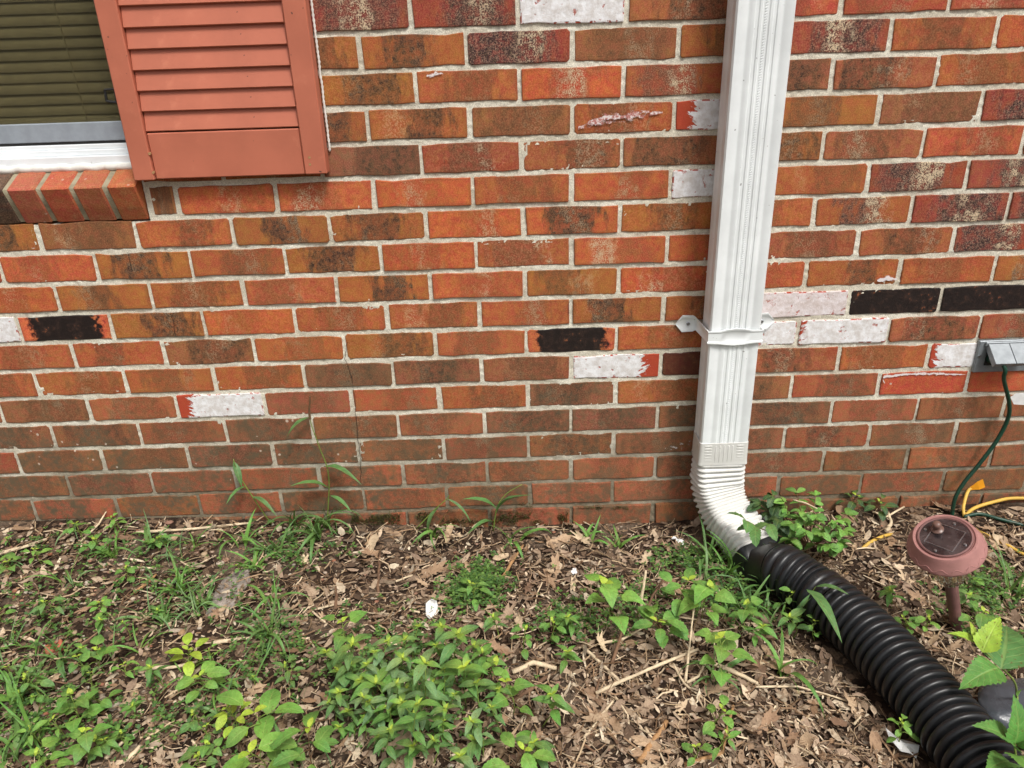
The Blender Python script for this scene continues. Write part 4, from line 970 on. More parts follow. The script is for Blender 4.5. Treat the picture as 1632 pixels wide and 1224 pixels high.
for i, (u, v, h, n, ll, kind, col, l) in enumerate([
    (965, 930, .13, 6, .052, 'heart', G3, 'tall bright green heart-leaved weed in the middle of the bed'),
    (1132, 935, .11, 8, .042, 'heart', G3, 'bright heart-leaved weed in front of the elbow grass'),
    (1146, 1015, .09, 8, .040, 'heart', G3, 'light green heart-leaved weed above the pale sticks'),
    (1190, 962, .08, 7, .030, 'heart', G2, 'heart-leaved weed nearest the black pipe mouth'),
    (1098, 925, .10, 8, .044, 'oval', G2, 'oval-leaved weed between the heart-leaved weeds'),
    (838, 1002, .06, 6, .022, 'oval', G2, 'low round-leaved weed right of the clump top'),
    (880, 990, .06, 6, .024, 'oval', G2, 'low oval-leaved weed left of the tall heart-leaved weed'),
    (790, 1055, .10, 6, .032, 'heart', G3, 'heart-leaved weed with yellow tips at the right side of the clump'),
    (805, 1085, .08, 5, .032, 'heart', G2, 'heart-leaved weed low on the right side of the clump'),
    (545, 990, .08, 5, .034, 'heart', G2, 'heart-leaved weed at the upper left of the clump'),
    (112, 1105, .08, 8, .030, 'heart', G2, 'heart-leaved trailing weed in the lower left gravel'),
    (135, 1165, .08, 8, .030, 'heart', G2, 'heart-leaved trailing weed near the bottom left corner'),
    (60, 1200, .07, 8, .028, 'heart', G3, 'light heart-leaved weed in the bottom left corner'),
    (155, 1035, .06, 6, .028, 'heart', G2, 'heart-leaved weed beside the red brick chip'),
    (40, 1080, .06, 7, .026, 'oval', G1, 'weed at the left edge above the corner grass'),
    (405, 1135, .09, 5, .055, 'oval', G3, 'broad oval-leaved seedling at lower left of the clump'),
    (398, 1200, .07, 5, .055, 'oval', G3, 'broad oval-leaved seedling at the bottom edge left of centre'),
    (492, 1160, .12, 9, .042, 'serr', G2, 'toothed-leaved elm-like seedling at the lower left of the clump'),
    (300, 1035, .06, 6, .034, 'oval', GY, 'yellow-green leafy weed right of the grassy rosette'),
    (318, 1078, .06, 7, .036, 'oval', G3, 'holed yellow-green weed below the rosette'),
    (362, 1128, .08, 9, .026, 'oval', GY, 'bright yellow-green weed with small upright leaves'),
    (835, 1195, .08, 8, .04, 'serr', G3, 'light green toothed weed at the bottom right of the clump'),
    (1048, 990, .06, 12, .042, 'serr', G2, 'dark glossy toothed weed beside the upright stick'),
    (1480, 985, .04, 7, .022, 'oval', G3, 'small clover-like weed at the left foot of the solar light'),
    (1568, 975, .06, 8, .03, 'oval', G2, 'leafy weed at the right foot of the solar light'),
    (1440, 985, .04, 7, .02, 'oval', G2, 'small weed between pipe and solar light stake'),
    (1300, 990, .05, 7, .018, 'oval', G2, 'tiny round-leaved weed against the left side of the pipe'),
    (1265, 945, .07, 8, .022, 'oval', G2, 'small leafy weed in front of the pipe adapter'),
    (1437, 1150, .07, 8, .018, 'oval', G3, 'seedling with small round leaves above the white chip'),
    (1365, 790, .05, 9, .03, 'serr', G4, 'dark green rosette weed against the wall right of the shrub'),
    (1402, 800, .04, 8, .028, 'serr', G4, 'dark weed against the wall farther right'),
    (1152, 1130, .06, 6, .026, 'oval', G3, 'small yellow-green weed beyond the branching stick'),
    (1160, 1170, .05, 6, .024, 'lance', G2, 'small weed in the litter below the branching stick'),
    (1110, 1190, .05, 5, .022, 'oval', G2, 'small weed near the bottom edge right of centre'),
    (1545, 900, .07, 5, .026, 'oval', G3, 'thin-stemmed weed behind the right side of the solar light'),
    (200, 905, .04, 8, .02, 'oval', G2, 'low weed in the gravel near the wall at left'),
    (120, 835, .05, 7, .024, 'oval', G2, 'round-leaved weed against the wall at far left'),
    (178, 825, .05, 8, .018, 'oval', G3, 'small pale weed sprouting at the wall base'),
    (160, 960, .04, 9, .02, 'oval', G3, 'pale small-leaved weed left of the rosette'),
    (70, 960, .05, 7, .026, 'lance', G1, 'dull weed in the dark litter at left'),
    (455, 1060, .05, 7, .024, 'lance', G1, 'feathery grey-green weed left of the clump'),
    (750, 930, .05, 9, .03, 'lance', G2, 'leafy weed rising from the clover patch')]):
    alt_weed(u, v, h, l, None, ll, n, col, kind, ll * .7, stem='stem_brown' if kind == 'serr' else 'stem_green')
# more low weeds
r2 = random.Random(21)
for k in range(34):
    while True:
        u, v = r2.uniform(-20, 420), r2.uniform(850, 1230)
        if r2.random() < .75: break
    (whorl_weed if k % 3 == 0 else alt_weed)(u, v, r2.uniform(.025, .05), 'small low weed scattered in the gravelly soil of the left half', 'low weeds of the left half', ll=r2.uniform(.014, .026), **({'nodes': 1, 'col': G2, 'young': .3} if k % 3 == 0 else {'n': 6, 'col': r2.choice((G1, G2, G3)), 'kind': r2.choice(('oval', 'heart', 'lance')), 'spread': .02}))
# shrub beside the elbow
def shrub():
    c = gnd(PG(1290, 872)); c.y = max(c.y, -.16); r = thing('elm_shrub', c, 'leafy shrub with small toothed leaves between elbow and wall', 'shrub'); lines = []
    targets = [(1212, 805, .10, 'd'), (1232, 790, .12, 'd'), (1250, 800, .11, 'l'), (1275, 815, .12, 'l'), (1300, 820, .13, 'l'), (1330, 830, .12, 'l'), (1345, 845, .10, 'l'), (1310, 850, .10, 'l'), (1285, 845, .11, 'l'), (1265, 835, .11, 'l'), (1240, 830, .10, 'd'), (1320, 870, .07, 'l'), (1205, 840, .12, 'D'), (1190, 830, .13, 'D'), (1260, 860, .08, 'l'), (1340, 865, .06, 'l'), (1225, 835, .12, 'D'), (1300, 790, .08, 'l'), (1350, 820, .07, 'l'), (1270, 785, .09, 'l')]
    for (u, v, h, k) in targets:
        e = PG(u, v, h)
        if e.y > -.03: e.y = -.03
        e -= c; L = curve_stem(e, 6, .12); lines.append(L); yaw = math.atan2(e.y, e.x)
        col = {'d': G4, 'D': G1, 'l': G3}[k]; ll = {'d': .036, 'D': .046, 'l': .027}[k]
        for q in range(11 if k != 'D' else 2):
            p = L[-1 - q // 4]; put_leaf(r, 'serr', p, yaw + (q % 2 * 2 - 1) * rnd.uniform(.5, 1.6) + (0 if q else .3), rnd.uniform(-.4, .5), ll * rnd.uniform(.75, 1.15), jit(rnd.choice((col, col, G2)) if k == 'l' else col, .25), .1, rnd.uniform(-.5, .5))
    stems(r, lines, .0016, 'stem_brown')
shrub()
# the tall weeds at the lower right
def big_weed(label, base, lines_px, leaves):
    b = gnd(PG(*base)); r = thing('tall_weed', b, label, 'weed'); lines = []
    for L in lines_px: lines.append([Vector((0, 0, -.01)) if p is None else PG(p[0], p[1], p[2]) - b for p in L])
    stems(r, [spline(L, 5) for L in lines], .0022)
    for (u, v, h, u2, v2, h2, col, wid) in leaves:
        p = PG(u, v, h); e = PG(u2, v2, h2); d = e - p; yaw = math.atan2(d.y, d.x); pit = math.atan2(d.z, math.hypot(d.x, d.y))
        put_leaf(r, 'bigserr', p - b, yaw, pit + .12, d.length, jit(col, .06), .0, rnd.uniform(-.25, .25), wid)
big_weed('tall weed with large toothed leaves, one yellow-green, at the right edge', (1622, 1120), [[None, (1618, 1090, .10), (1596, 1064, .15), (1572, 1040, .17), (1556, 1022, .18)]],
         [(1566, 1040, .18, 1594, 982, .22, GY, .85), (1596, 1066, .16, 1606, 992, .15, G1, 1.0), (1592, 1064, .16, 1532, 1096, .14, G2, 1.05), (1552, 1022, .18, 1512, 1008, .19, GY, .7), (1555, 1022, .185, 1545, 990, .20, GY, .5), (1606, 1070, .14, 1622, 1062, .17, G3, .6)])
big_weed('tall weed with broad toothed leaves in the bottom right corner', (1640, 1260), [[None, (1618, 1200, .12), (1620, 1150, .17), (1622, 1110, .2)]],
         [(1616, 1190, .14, 1563, 1150, .19, G2, .95), (1618, 1185, .15, 1618, 1112, .22, G2, .95), (1622, 1190, .14, 1668, 1150, .18, G2, .95), (1612, 1215, .12, 1570, 1228, .14, G2, .9), (1625, 1205, .15, 1640, 1235, .18, G3, .9), (1622, 1110, .2, 1632, 1098, .22, G3, .5)])
# ------------------------------------------------------------------ grass
for (u, v, n, ln, l) in [(505, 858, 13, .13, 'dense grass tuft near the wall left of centre'), (468, 842, 11, .11, 'grass tuft against the wall left of the dense tuft'), (530, 832, 9, .10, 'grass tuft at the wall base under the brick crack'), (440, 885, 9, .09, 'low grass tuft in front of the dense tuft'), (405, 905, 7, .08, 'sparse grass tuft beside the dense tuft'), (285, 945, 12, .09, 'grass tuft just behind the flat rosette'), (320, 968, 7, .08, 'grass tuft right of the flat rosette'), (180, 890, 8, .08, 'sparse grass tuft near the wall at left'), (240, 872, 9, .08, 'spreading grass tuft near the wall at left'), (25, 1120, 10, .11, 'grass tuft at the left edge'), (55, 1175, 11, .10, 'grass tuft in the bottom left corner'), (20, 1215, 9, .10, 'grass tuft cut by the bottom left corner'), (1165, 915, 13, .13, 'dark grass tuft under the white elbow'), (1130, 900, 10, .11, 'grass tuft left of the white elbow'), (1215, 945, 11, .11, 'grass tuft at the mouth of the black pipe'), (1190, 980, 8, .10, 'grass tuft left of the pipe ribs'), (690, 855, 6, .09, 'sparse grass tuft at the mossy wall base'), (818, 862, 6, .09, 'sparse grass tuft right of the moss'), (935, 862, 6, .07, 'broad-bladed tuft at the wall under the red brick'), (985, 870, 6, .07, 'broad-bladed tuft left of the white scrap'), (1612, 950, 9, .12, 'grass tuft at the right edge behind the solar light'), (1140, 1085, 7, .09, 'thin grass tuft right of the branching sticks'), (425, 1015, 8, .10, 'coarse grass tuft left of the clump'), (435, 960, 6, .10, 'grass tuft in the gravel left of centre'), (385, 870, 7, .08, 'grass tuft in front of the wall below the cut weeds'), (1245, 1080, 5, .12, 'long bladed grass in the litter left of the pipe'), (100, 1055, 8, .08, 'grass tuft left of the brick chip')]:
    tuft(u, v, n + 3, ln, l, None, G1 if rnd.random() < .6 else G2)
tuft(265, 990, 16, .062, 'flat grassy rosette weed in the gravel at left', None, G1, 0.1, 1.5, name='rosette_weed', cat='weed')
for o in [c for c in bpy.data.objects if c.parent and c.parent.name.startswith('rosette_weed')]:
    pass
r4 = random.Random(44)
for k in range(46):
    u, v = (r4.uniform(-20, 480), r4.uniform(845, 1230)) if k < 36 else (r4.uniform(1080, 1250), r4.uniform(880, 1010))
    if 330 < u < 410 and 890 < v < 1000: continue
    tuft(u, v, r4.randint(5, 8), r4.uniform(.06, .10), 'thin low grass tuft growing through the litter of the left half' if k < 36 else 'thin low grass tuft near the pipe mouth', 'thin grass tufts of the left half' if k < 36 else 'thin grass tufts near the pipe mouth', r4.choice((G1, G2, GC)), 1.3, .7)
def wall_grass(label, pts, leaves, head=None, Y=-.02):
    P = [PW(u, v, Y - .004 * i) for i, (u, v) in enumerate(pts)]; b = gnd(P[0]); r = thing('tall_grass', b, label, 'grass')
    m = MB(); L = spline([b] + P[1:], 5); m.tube([p - b for p in L], [.0017 - .0009 * i / len(L) for i in range(len(L))], 5); m.build('stem', MAT['stem_green'], r, smooth=True)
    if head:
        m = MB(); k = len(L); seg = L[int(k * .72):]; m.tube([p - b for p in seg], [.003 - .0016 * i / len(seg) for i in range(len(seg))], 6); m.build('seed_head', MAT['stem_brown'], r)
    for (u, v, u2, v2, y2, w) in leaves:
        p = PW(u, v, Y); e = PW(u2, v2, y2); d = e - p; yaw = math.atan2(d.y, d.x); pit = math.atan2(d.z, math.hypot(d.x, d.y))
        put_leaf(r, 'lance', p - b, yaw, pit + .1, d.length, jit(G1), .0, 0, w, 'blade')
wall_grass('tall grass stalk with a seed head standing in front of the bricks', [(518, 822), (524, 760), (508, 710), (494, 668), (494, 632)], [(493, 665, 455, 692, -.05, .5), (516, 744, 572, 756, -.06, .4), (524, 778, 466, 768, -.06, .45), (526, 790, 560, 812, -.06, .4)], True)
wall_grass('bent grass stalk leaning on the bricks left of the seed head stalk', [(432, 830), (398, 785), (380, 755), (372, 732)], [(372, 735, 386, 775, -.05, .6), (392, 775, 358, 798, -.06, .45), (402, 792, 440, 812, -.06, .4)])
wall_grass('arching grass blades in front of the mossy bricks', [(786, 845), (792, 810), (806, 788), (832, 772)], [(792, 812, 742, 790, -.04, .5), (790, 820, 828, 776, -.05, .3), (786, 832, 748, 838, -.08, .35)])
wall_grass('grass with drooping blades left of the moss', [(665, 862), (690, 815), (712, 795), (716, 790)], [(700, 806, 672, 862, -.05, .35), (712, 795, 752, 828, -.05, .3)])
def pipe_grass():
    b = gnd(PG(1262, 1010)); r = thing('tall_grass', b, 'two broad grass blades lying across the black pipe', 'grass')
    for (u, v, h, u2, v2, h2, w) in ((1300, 935, .115, 1352, 945, .125, .5), (1285, 940, .11, 1342, 1003, .125, .42), (1262, 1000, .02, 1305, 928, .12, .25)):
        p = PG(u, v, h); e = PG(u2, v2, h2); d = e - p; put_leaf(r, 'lance', p - b, math.atan2(d.y, d.x), math.atan2(d.z, math.hypot(d.x, d.y)) + .15, d.length, jit(G1), 0, 0, w, 'blade')
    stems(r, [[Vector((0, 0, -.005)), PG(1290, 950, .08) - b, PG(1300, 935, .115) - b]], .0014)
pipe_grass()
# ------------------------------------------------------------------ litter
def on_pipe(p):
    for q in PIPE:
        if (q.x - p.x) ** 2 + (q.y - p.y) ** 2 < .062 ** 2: return True
    return (p.x - .46) ** 2 + (p.y + .09) ** 2 < .07 ** 2
def dead_mesh(i):
    r = random.Random(60 + i); n = 26; v = [(0, 0, 0)]; f = []
    lob = r.choice((3, 4, 5)) if i % 3 else 0; cu = r.uniform(.3, 1.5); cv = r.uniform(-.5, .9); tw = r.uniform(-.5, .5)
    def z(x, y): return cu * y * y + cv * x * x + tw * x * y + .05 * math.sin(9 * x + i) * math.cos(7 * y)
    v = []
    for ring in (.0, .5, 1.0):
        for k in range(n):
            a = 2 * math.pi * k / n; q = (.36 + .14 * math.cos(2 * a)) * (1 + (.32 * math.cos(a * (2 * lob + 1)) if lob else 0)) * (1 + r.uniform(-.12, .12)) * ring
            if ring == 0 and k: continue
            x, y = q * math.cos(a), q * math.sin(a) * .9; v.append((x, y, z(x, y)))
    for k in range(n):
        a, b = 1 + k, 1 + (k + 1) % n; f += [(0, a, b), (a, a + n, b + n, b)]
    return mesh('dead_leaf', v, f, [M_dead], True)
DM = [dead_mesh(i) for i in range(9)]
def dead_leaf(p, size, label, group, tilt=.45, up=.006):
    o = obj('dead_leaf', rnd.choice(DM)); o.location = p + Vector((0, 0, up)); o.rotation_euler = (rnd.uniform(-tilt, tilt), rnd.uniform(-tilt, tilt), rnd.uniform(0, 6.3)); o.scale = (size, size * rnd.uniform(.55, .95), size * rnd.uniform(.6, 1.1)); tag(o, label, 'dead leaf', group); return o
for (u, v, s, l) in [(592, 876, .075, 'large tan dead leaf standing near the wall at centre left'), (692, 915, .07, 'large reddish brown oak leaf lying near the clover'), (492, 945, .06, 'broad tan dead leaf left of the weed clump'), (470, 995, .05, 'tan dead leaf left of the clump top'), (1045, 1098, .06, 'pale flat dead leaf under the long pale stick'), (640, 1205, .08, 'big crumpled brown leaf at the bottom edge'), (890, 870, .07, 'long curled brown leaf against the wall base'), (1240, 1070, .05, 'pale dead leaf left of the black pipe'), (345, 985, .04, 'triangular tan leaf on the gravel'), (40, 850, .06, 'dark brown dead leaf at the wall base far left')]:
    dead_leaf(gnd(PG(u, v)), s, l, None, .35, .012)
def rand_ground(r, w):
    while True:
        u, v = r.uniform(-60, 1690), r.uniform(815, 1290) if r.random() < .8 else r.uniform(815, 1000)
        p = PG(u, v)
        if p.y > -.012 or on_pipe(p): continue
        if r.random() < w(u, v): return gnd(p), u, v
def wl(u, v):
    a = .25 + .75 * min(1, max(0, (u - 250) / 500))
    return max(a, .55 if v > 1080 and u > 130 else 0) * (.55 + .45 * min(1, max(0, (v - 830) / 200)))
r3 = random.Random(5)
for k in range(270):
    p, u, v = rand_ground(r3, wl); dead_leaf(p, r3.uniform(.028, .062), 'dry brown leaf lying loose in the leaf litter', 'dead leaves in the leaf litter', .6, r3.uniform(.004, .014))
def litter():
    r = random.Random(9); v = []; f = []
    for k in range(23000):
        if k < 17000: p, uu, vv = rand_ground(r, wl)
        else:
            p = gnd(Vector((r.choice((-1, 1)) * r.uniform(.85, 2.1), r.uniform(-1.25, -.014), 0)))
            if on_pipe(p) or abs(p.x) < 1.0 and p.y > -.7: continue
        s = r.uniform(.004, .015) if r.random() < .78 else r.uniform(.014, .036); w = s * r.uniform(.18, .6)
        M = Matrix.Translation(p + Vector((0, 0, r.uniform(.001, .011)))) @ Matrix.Rotation(r.uniform(0, 6.3), 4, 'Z') @ Matrix.Rotation(r.gauss(0, .45), 4, 'X') @ Matrix.Rotation(r.gauss(0, .4), 4, 'Y')
        c = r.uniform(-.3, .5); n = len(v); j = lambda: r.uniform(.6, 1.15)
        for (x, y) in ((-.5 * j(), -.25 * j()), (0, -.5 * j()), (.5 * j(), -.2 * j()), (.5 * j(), .3 * j()), (0, .5 * j()), (-.5 * j(), .25 * j())): v.append(M @ Vector((x * s, y * w, c * s * (x * x * 1.5 + y * y))))
        f += [(n, n + 1, n + 4, n + 5), (n + 1, n + 2, n + 3, n + 4)]
    o = obj('leaf_litter', mesh('leaf_litter', v, f, [M_litter])); o['kind'] = 'stuff'; tag(o, 'broken dry leaf fragments covering the soil', 'leaf litter')
    m = MB()
    for k in range(4200):
        p, uu, vv = rand_ground(r, lambda a, b: .4 + .6 * wl(a, b)); s = r.uniform(.010, .055); a = r.uniform(0, 6.3); d = Vector((math.cos(a), math.sin(a), r.uniform(-.25, .35))) * s; b = Vector((-d.y, d.x, 0)) * r.uniform(-.25, .25)
        q = p + Vector((0, 0, r.uniform(.003, .014))); m.tube([q - d * .5, q + b * .7, q + d * .5], r.choice((.0005, .0007, .0009, .0016)), 3, False)
    o = m.build('straw', M_straw); o['kind'] = 'stuff'; tag(o, 'thin dry stalks and straw strewn over the litter', 'straw')
litter()
# ------------------------------------------------------------------ twigs
def twig(px, rad, mat, label, group=None, h=.008):
    P = [gnd(PG(a[0], a[1])) + Vector((0, 0, h + (a[2] if len(a) > 2 else 0))) for a in px]; b = P[0]; L = []
    for a, c in zip(P, P[1:]):
        for k in range(4): L.append(a.lerp(c, k / 4) + Vector((rnd.uniform(-1, 1), rnd.uniform(-1, 1), rnd.uniform(-.5, .5))) * rad * .22)
    L.append(P[-1]); m = MB(); m.tube([p - b for p in L], [rad * rnd.uniform(.8, 1.1) * (1 - .35 * i / len(L)) for i in range(len(L))], 7)
    o = m.build('twig', MAT[mat], None, b, smooth=True); tag(o, label, 'twig', group)
for a in [([(929, 1036), (960, 1064), (992, 1096)], .0042, 'twig_pale', 'pale thick stick slanting down in the middle of the litter'),
          ([(949, 1112, .004), (1030, 1080, .012), (1112, 1047, .012)], .0040, 'twig_pale', 'long pale stick rising to the right across the litter'),
          ([(818, 1076), (850, 1066, .008), (887, 1070)], .006, 'twig_pale', 'thick pale stick at the right edge of the weed clump'),
          ([(816, 1123), (845, 1105), (872, 1083)], .005, 'twig_dark', 'brown stick below the thick pale stick'),
          ([(1121, 1057), (1163, 1077, .006), (1210, 1096)], .0055, 'twig_pale', 'thick forked stick left of the drain pipe'),
          ([(1150, 1075, .006), (1175, 1062, .014)], .003, 'twig_pale', 'short side branch on the thick forked stick'),
          ([(1072, 1063), (1090, 1095), (1123, 1121)], .0026, 'twig_pale', 'thin bent twig left of the forked stick'),
          ([(1094, 1093), (1112, 1086, .004), (1123, 1067, .008)], .0034, 'twig_pale', 'short curved pale twig below the forked stick'),
          ([(1092, 1092), (1096, 1060, .02), (1104, 995, .05)], .0028, 'twig_pale', 'thin twig standing up beside the broad grass blade'),
          ([(1019, 992), (1022, 985, .06), (1026, 975, .10)], .0036, 'twig_pale', 'broken stick standing upright beside the toothed weed'),
          ([(1028, 980), (1040, 965, .02), (1059, 945, .035)], .0032, 'twig_dark', 'bent twig leaning right of the upright stick'),
          ([(931, 1181), (955, 1150), (978, 1121)], .003, 'twig_pale', 'straight pale twig near the bottom centre'),
          ([(980, 1115), (1000, 1145), (1002, 1160)], .0024, 'twig_pale', 'thin twig crossing right of the straight pale twig'),
          ([(1018, 1222), (1040, 1188), (1062, 1155)], .0062, 'twig_orange', 'flat splintered piece of wood at the bottom centre'),
          ([(1028, 1165), (1045, 1192), (1061, 1226)], .0028, 'twig_pale', 'pale twig crossing the splintered wood'),
          ([(975, 1062), (986, 1035, .012), (991, 1022, .02)], .0042, 'twig_dark', 'short broken stub behind the long pale stick'),
          ([(955, 1030), (990, 1028, .006), (1025, 1010, .008)], .0030, 'twig_pale', 'twig lying behind the thick slanting stick'),
          ([(800, 925), (818, 898), (834, 873)], .0042, 'twig_orange', 'orange-brown stick slanting beside the clover patch'),
          ([(0, 887), (40, 876), (76, 864)], .005, 'twig_pale', 'pale stick at the wall base by the left edge'),
          ([(60, 872), (62, 858), (70, 846)], .004, 'twig_dark', 'short dark stick near the left wall base'),
          ([(218, 853), (300, 848), (399, 838)], .004, 'twig_pale', 'long grey stick parallel to the wall at left'),
          ([(130, 868), (160, 845, .01), (183, 815, .02)], .0026, 'twig_pale', 'thin straw stalk leaning on the wall at left'),
          ([(341, 1030), (372, 1024), (403, 1021)], .005, 'twig_pale', 'pale stick lying in the gravel left of centre'),
          ([(241, 1070), (280, 1068), (316, 1059)], .0044, 'twig_pale', 'pale stick among the yellow-green weeds'),
          ([(200, 1224), (225, 1195), (240, 1180)], .005, 'twig_pale', 'pale stick at the bottom edge left'),
          ([(170, 1215), (195, 1190), (222, 1170)], .0036, 'twig_pale', 'thin pale stick at the bottom left litter'),
          ([(148, 1180), (150, 1150), (152, 1130)], .0036, 'twig_dark', 'dark stick beside the trailing heart-leaved weed'),
          ([(215, 950), (235, 935), (250, 920)], .004, 'twig_orange', 'short tan stick behind the rosette'),
          ([(1200, 1100), (1270, 1103, .006), (1358, 1124)], .0024, 'twig_pale', 'long thin pale twig left of the black pipe'),
          ([(1210, 1062), (1250, 1060), (1290, 1056)], .0028, 'twig_pale', 'pale twig lying above the long thin twig'),
          ([(603, 950), (604, 915), (606, 885)], .004, 'twig_dark', 'brown stick pointing at the large tan leaf'),
          ([(535, 975), (537, 955), (535, 940)], .0045, 'twig_dark', 'short brown stick left of the leaf litter patch'),
          ([(507, 975), (535, 968), (558, 958)], .0026, 'twig_pale', 'thin twig crossing the short brown stick'),
          ([(492, 972), (505, 985), (520, 997)], .0024, 'twig_pale', 'thin slanting twig at the top left of the clump'),
          ([(1390, 820), (1412, 828), (1440, 812)], .003, 'twig_pale', 'pale twig near the wall right of the shrub'),
          ([(1412, 850), (1420, 838), (1414, 820)], .005, 'twig_pale', 'pale curled bark strip left of the solar light'),
          ([(1258, 840, .07), (1278, 846, .07), (1296, 852, .065)], .0022, 'twig_pale', 'pale straw caught in the shrub'),
          ([(1265, 1045), (1280, 1068), (1285, 1075)], .002, 'twig_pale', 'thin twig against the left side of the pipe'),
          ([(1090, 1224), (1150, 1205), (1168, 1130)], .0042, 'twig_orange', 'tan reed stalk near the bottom right litter')]:
    twig(*a)
for k in range(80):
    p, u, v = rand_ground(r3, lambda a, b: .5 + .5 * wl(a, b)); an = r3.uniform(0, 6.3); ln = r3.uniform(15, 45)
    twig([(u, v), (u + math.cos(an) * ln * .5, v + math.sin(an) * ln * .3), (u + math.cos(an) * ln, v + math.sin(an) * ln * .6)], r3.uniform(.0014, .0030), r3.choice(('twig_pale', 'twig_pale', 'twig_dark')), 'small dry twig lying loose in the leaf litter', 'loose twigs in the leaf litter')
# ------------------------------------------------------------------ pebbles
def peb_mesh(i):
    r = random.Random(i + 300); v = []; f = []; n = 8
    for (z, q) in ((-.5, .45), (-.15, .95), (.25, .85), (.5, .4)):
        for k in range(n): a = 2 * math.pi * k / n; d = q * r.uniform(.8, 1.1); v.append((math.cos(a) * d * .5, math.sin(a) * d * .42, z * .6 + r.uniform(-.04, .04)))
    for i_ in range(3):
        for k in range(n): a = i_ * n + k; b = i_ * n + (k + 1) % n; f.append((a, b, b + n, a + n))
    f.append(tuple(range(3 * n, 4 * n))); return v, f
PM = [mesh('pebble', *peb_mesh(i), [M_pebble], True) for i in range(5)]
for (u, v) in [(341, 981), (235, 1035), (65, 1128), (185, 1128), (195, 1132), (40, 1130), (406, 1000), (352, 900), (360, 895), (326, 885), (215, 1108), (170, 1125), (10, 945), (270, 835), (258, 845), (455, 1015), (1090, 905), (330, 893), (165, 1115), (75, 1045), (130, 1108), (290, 1010)]:
    o = obj('pebble', r3.choice(PM)); s = r3.uniform(.012, .022); o.location = gnd(PG(u, v)) + Vector((0, 0, .004)); o.scale = (s * r3.uniform(.9, 1.5), s, s * .7); o.rotation_euler = (0, 0, r3.uniform(0, 6)); tag(o, 'pale rounded pebble lying in the soil', 'pebble', 'pebbles in the soil')
def pebbles():
    r = random.Random(31); V = []; F = []
    for k in range(2600):
        p, u, v = rand_ground(r, lambda a, b: (1 - .85 * min(1, max(0, (a - 200) / 350)))); s = r.uniform(.003, .013) * r.uniform(.7, 1); pv, pf = peb_mesh(r.randrange(5)); n = len(V); a = r.uniform(0, 6); ca, sa = math.cos(a), math.sin(a)
        V += [p + Vector(((x * ca - y * sa) * s * 1.3, (x * sa + y * ca) * s, z * s * .7 + s * .15)) for x, y, z in pv]; F += [tuple(q + n for q in g) for g in pf]
    o = obj('gravel', mesh('gravel', V, F, [M_pebbles], True)); o['kind'] = 'stuff'; tag(o, 'fine pale gravel mixed into the soil at left', 'gravel')
pebbles()
m = MB(); m.box((-.016, -.012, -.006), (.016, .012, .006), .002); o = m.build('brick_chip', MAT['shutter_paint'], None, gnd(PG(88, 1036)) + Vector((0, 0, .006))); o.rotation_euler = (.2, -.1, .5); tag(o, 'orange red brick chip lying in the gravel at left', 'brick chip')
def slab():
    c = gnd(PG(368, 938)); v = []; f = []; n = 26
    for j in range(n + 1):
        for i in range(n + 1):
            x, y = i / n * 2 - 1, j / n * 2 - 1; p = Vector((x * 2.1, y * 2.6, 4)); e = 1 - (abs(x) ** 2.6 + abs(y) ** 2.6)
            v.append((x * .042, y * .088 + x * .02, -.020 + .026 * max(-.2, min(1, e * 1.6 + noise.noise(p) * .6)) ** 1 + noise.noise(p * 3) * .005 + noise.noise(p * 9) * .0022))
    for j in range(n):
        for i in range(n): a = j * (n + 1) + i; f.append((a, a + 1, a + n + 2, a + n + 1))
    o = obj('stone', mesh('stone', v, f, [simple('rock', lin(142, 132, 122), .95, .35, 60, .9, 120, .006)], True), None, c); tag(o, 'grey concrete lump half sunk in the gravel left of centre', 'stone')
slab()
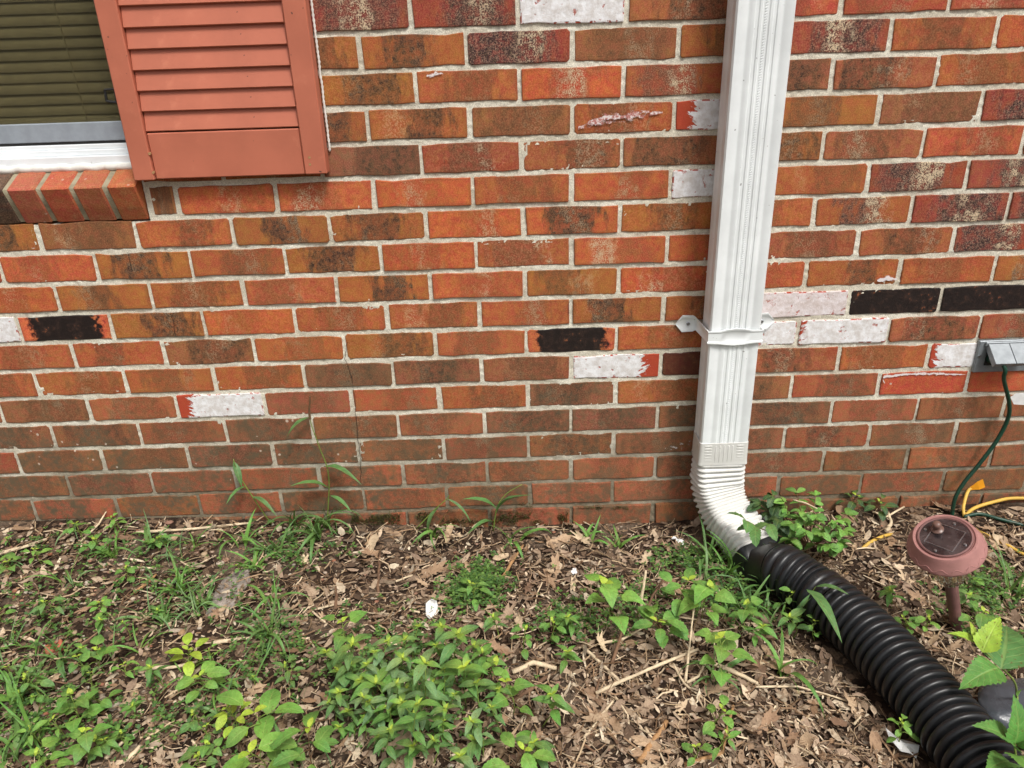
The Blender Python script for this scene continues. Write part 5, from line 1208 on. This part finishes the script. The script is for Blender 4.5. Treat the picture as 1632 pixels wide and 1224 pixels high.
# ------------------------------------------------------------------ ground cover and moss
def cover():
    r = random.Random(77); v = []; f = []
    patches = [(765, 935, 45, 36, 420), (735, 955, 30, 20, 120), (470, 880, 70, 40, 160), (150, 900, 140, 60, 130), (90, 1000, 110, 60, 130), (50, 1150, 80, 70, 260), (300, 930, 120, 70, 110), (1180, 950, 70, 50, 400), (1000, 970, 90, 50, 200), (1560, 960, 70, 50, 300), (640, 1080, 120, 90, 500), (430, 1030, 80, 60, 220), (900, 1000, 60, 30, 160), (250, 1150, 150, 60, 160), (1100, 900, 60, 20, 160), (-150, 950, 160, 120, 450), (-200, 1130, 160, 120, 550), (1760, 960, 90, 80, 300), (1800, 1100, 120, 100, 350)]
    for (cu, cv, su, sv, n) in patches:
        for k in range(n):
            u, w = r.gauss(cu, su * .55), r.gauss(cv, sv * .55); p = PG(u, w)
            if p.y > -.012 or on_pipe(p): continue
            p = gnd(p); h = r.uniform(.004, .028); a0 = r.uniform(0, 6.3); s = r.uniform(.004, .010)
            for q in range(3):
                a = a0 + q * 2.1; d = Vector((math.cos(a), math.sin(a), r.uniform(-.1, .4))); e = Vector((-d.y, d.x, r.uniform(-.3, .3))); c = p + Vector((0, 0, h)); i = len(v)
                v += [c, c + d * s * .6 - e * s * .42, c + d * s * 1.1, c + d * s * .6 + e * s * .42]; f.append((i, i + 1, i + 2, i + 3))
    o = obj('ground_cover', mesh('ground_cover', v, f, [M_cover])); o['kind'] = 'stuff'; tag(o, 'tiny clover and creeping green weeds carpeting the soil', 'ground cover')
    v = []; f = []
    simple('moss_green', lin(92, 94, 40), .95, .4, 60)
    for (u0, u1, v0, v1, n) in ((560, 690, 815, 836, 1500), (690, 790, 826, 838, 450), (790, 905, 816, 836, 1200), (905, 1000, 806, 812, 160), (820, 850, 800, 812, 80)):
        for k in range(n):
            u = r.uniform(u0, u1); w = min(v1, max(v0, r.gauss((v0 + v1) / 2, (v1 - v0) * .28))); p = PW(u, w, -.005)
            if noise.noise(p * 25) < -.12: continue
            h = r.uniform(.003, .008); a = r.uniform(0, 6.3); d = Vector((r.uniform(-.6, .6), -1, r.uniform(.2, 1.2))).normalized() * h; e = Vector((math.cos(a), 0, math.sin(a))) * .0018; i = len(v)
            v += [p - e, p + e, p + d]; f.append((i, i + 1, i + 2))
    o = obj('moss', mesh('moss', v, f, [MAT['moss_green']])); o['kind'] = 'stuff'; tag(o, 'olive green moss growing on the lowest bricks', 'moss')
cover()
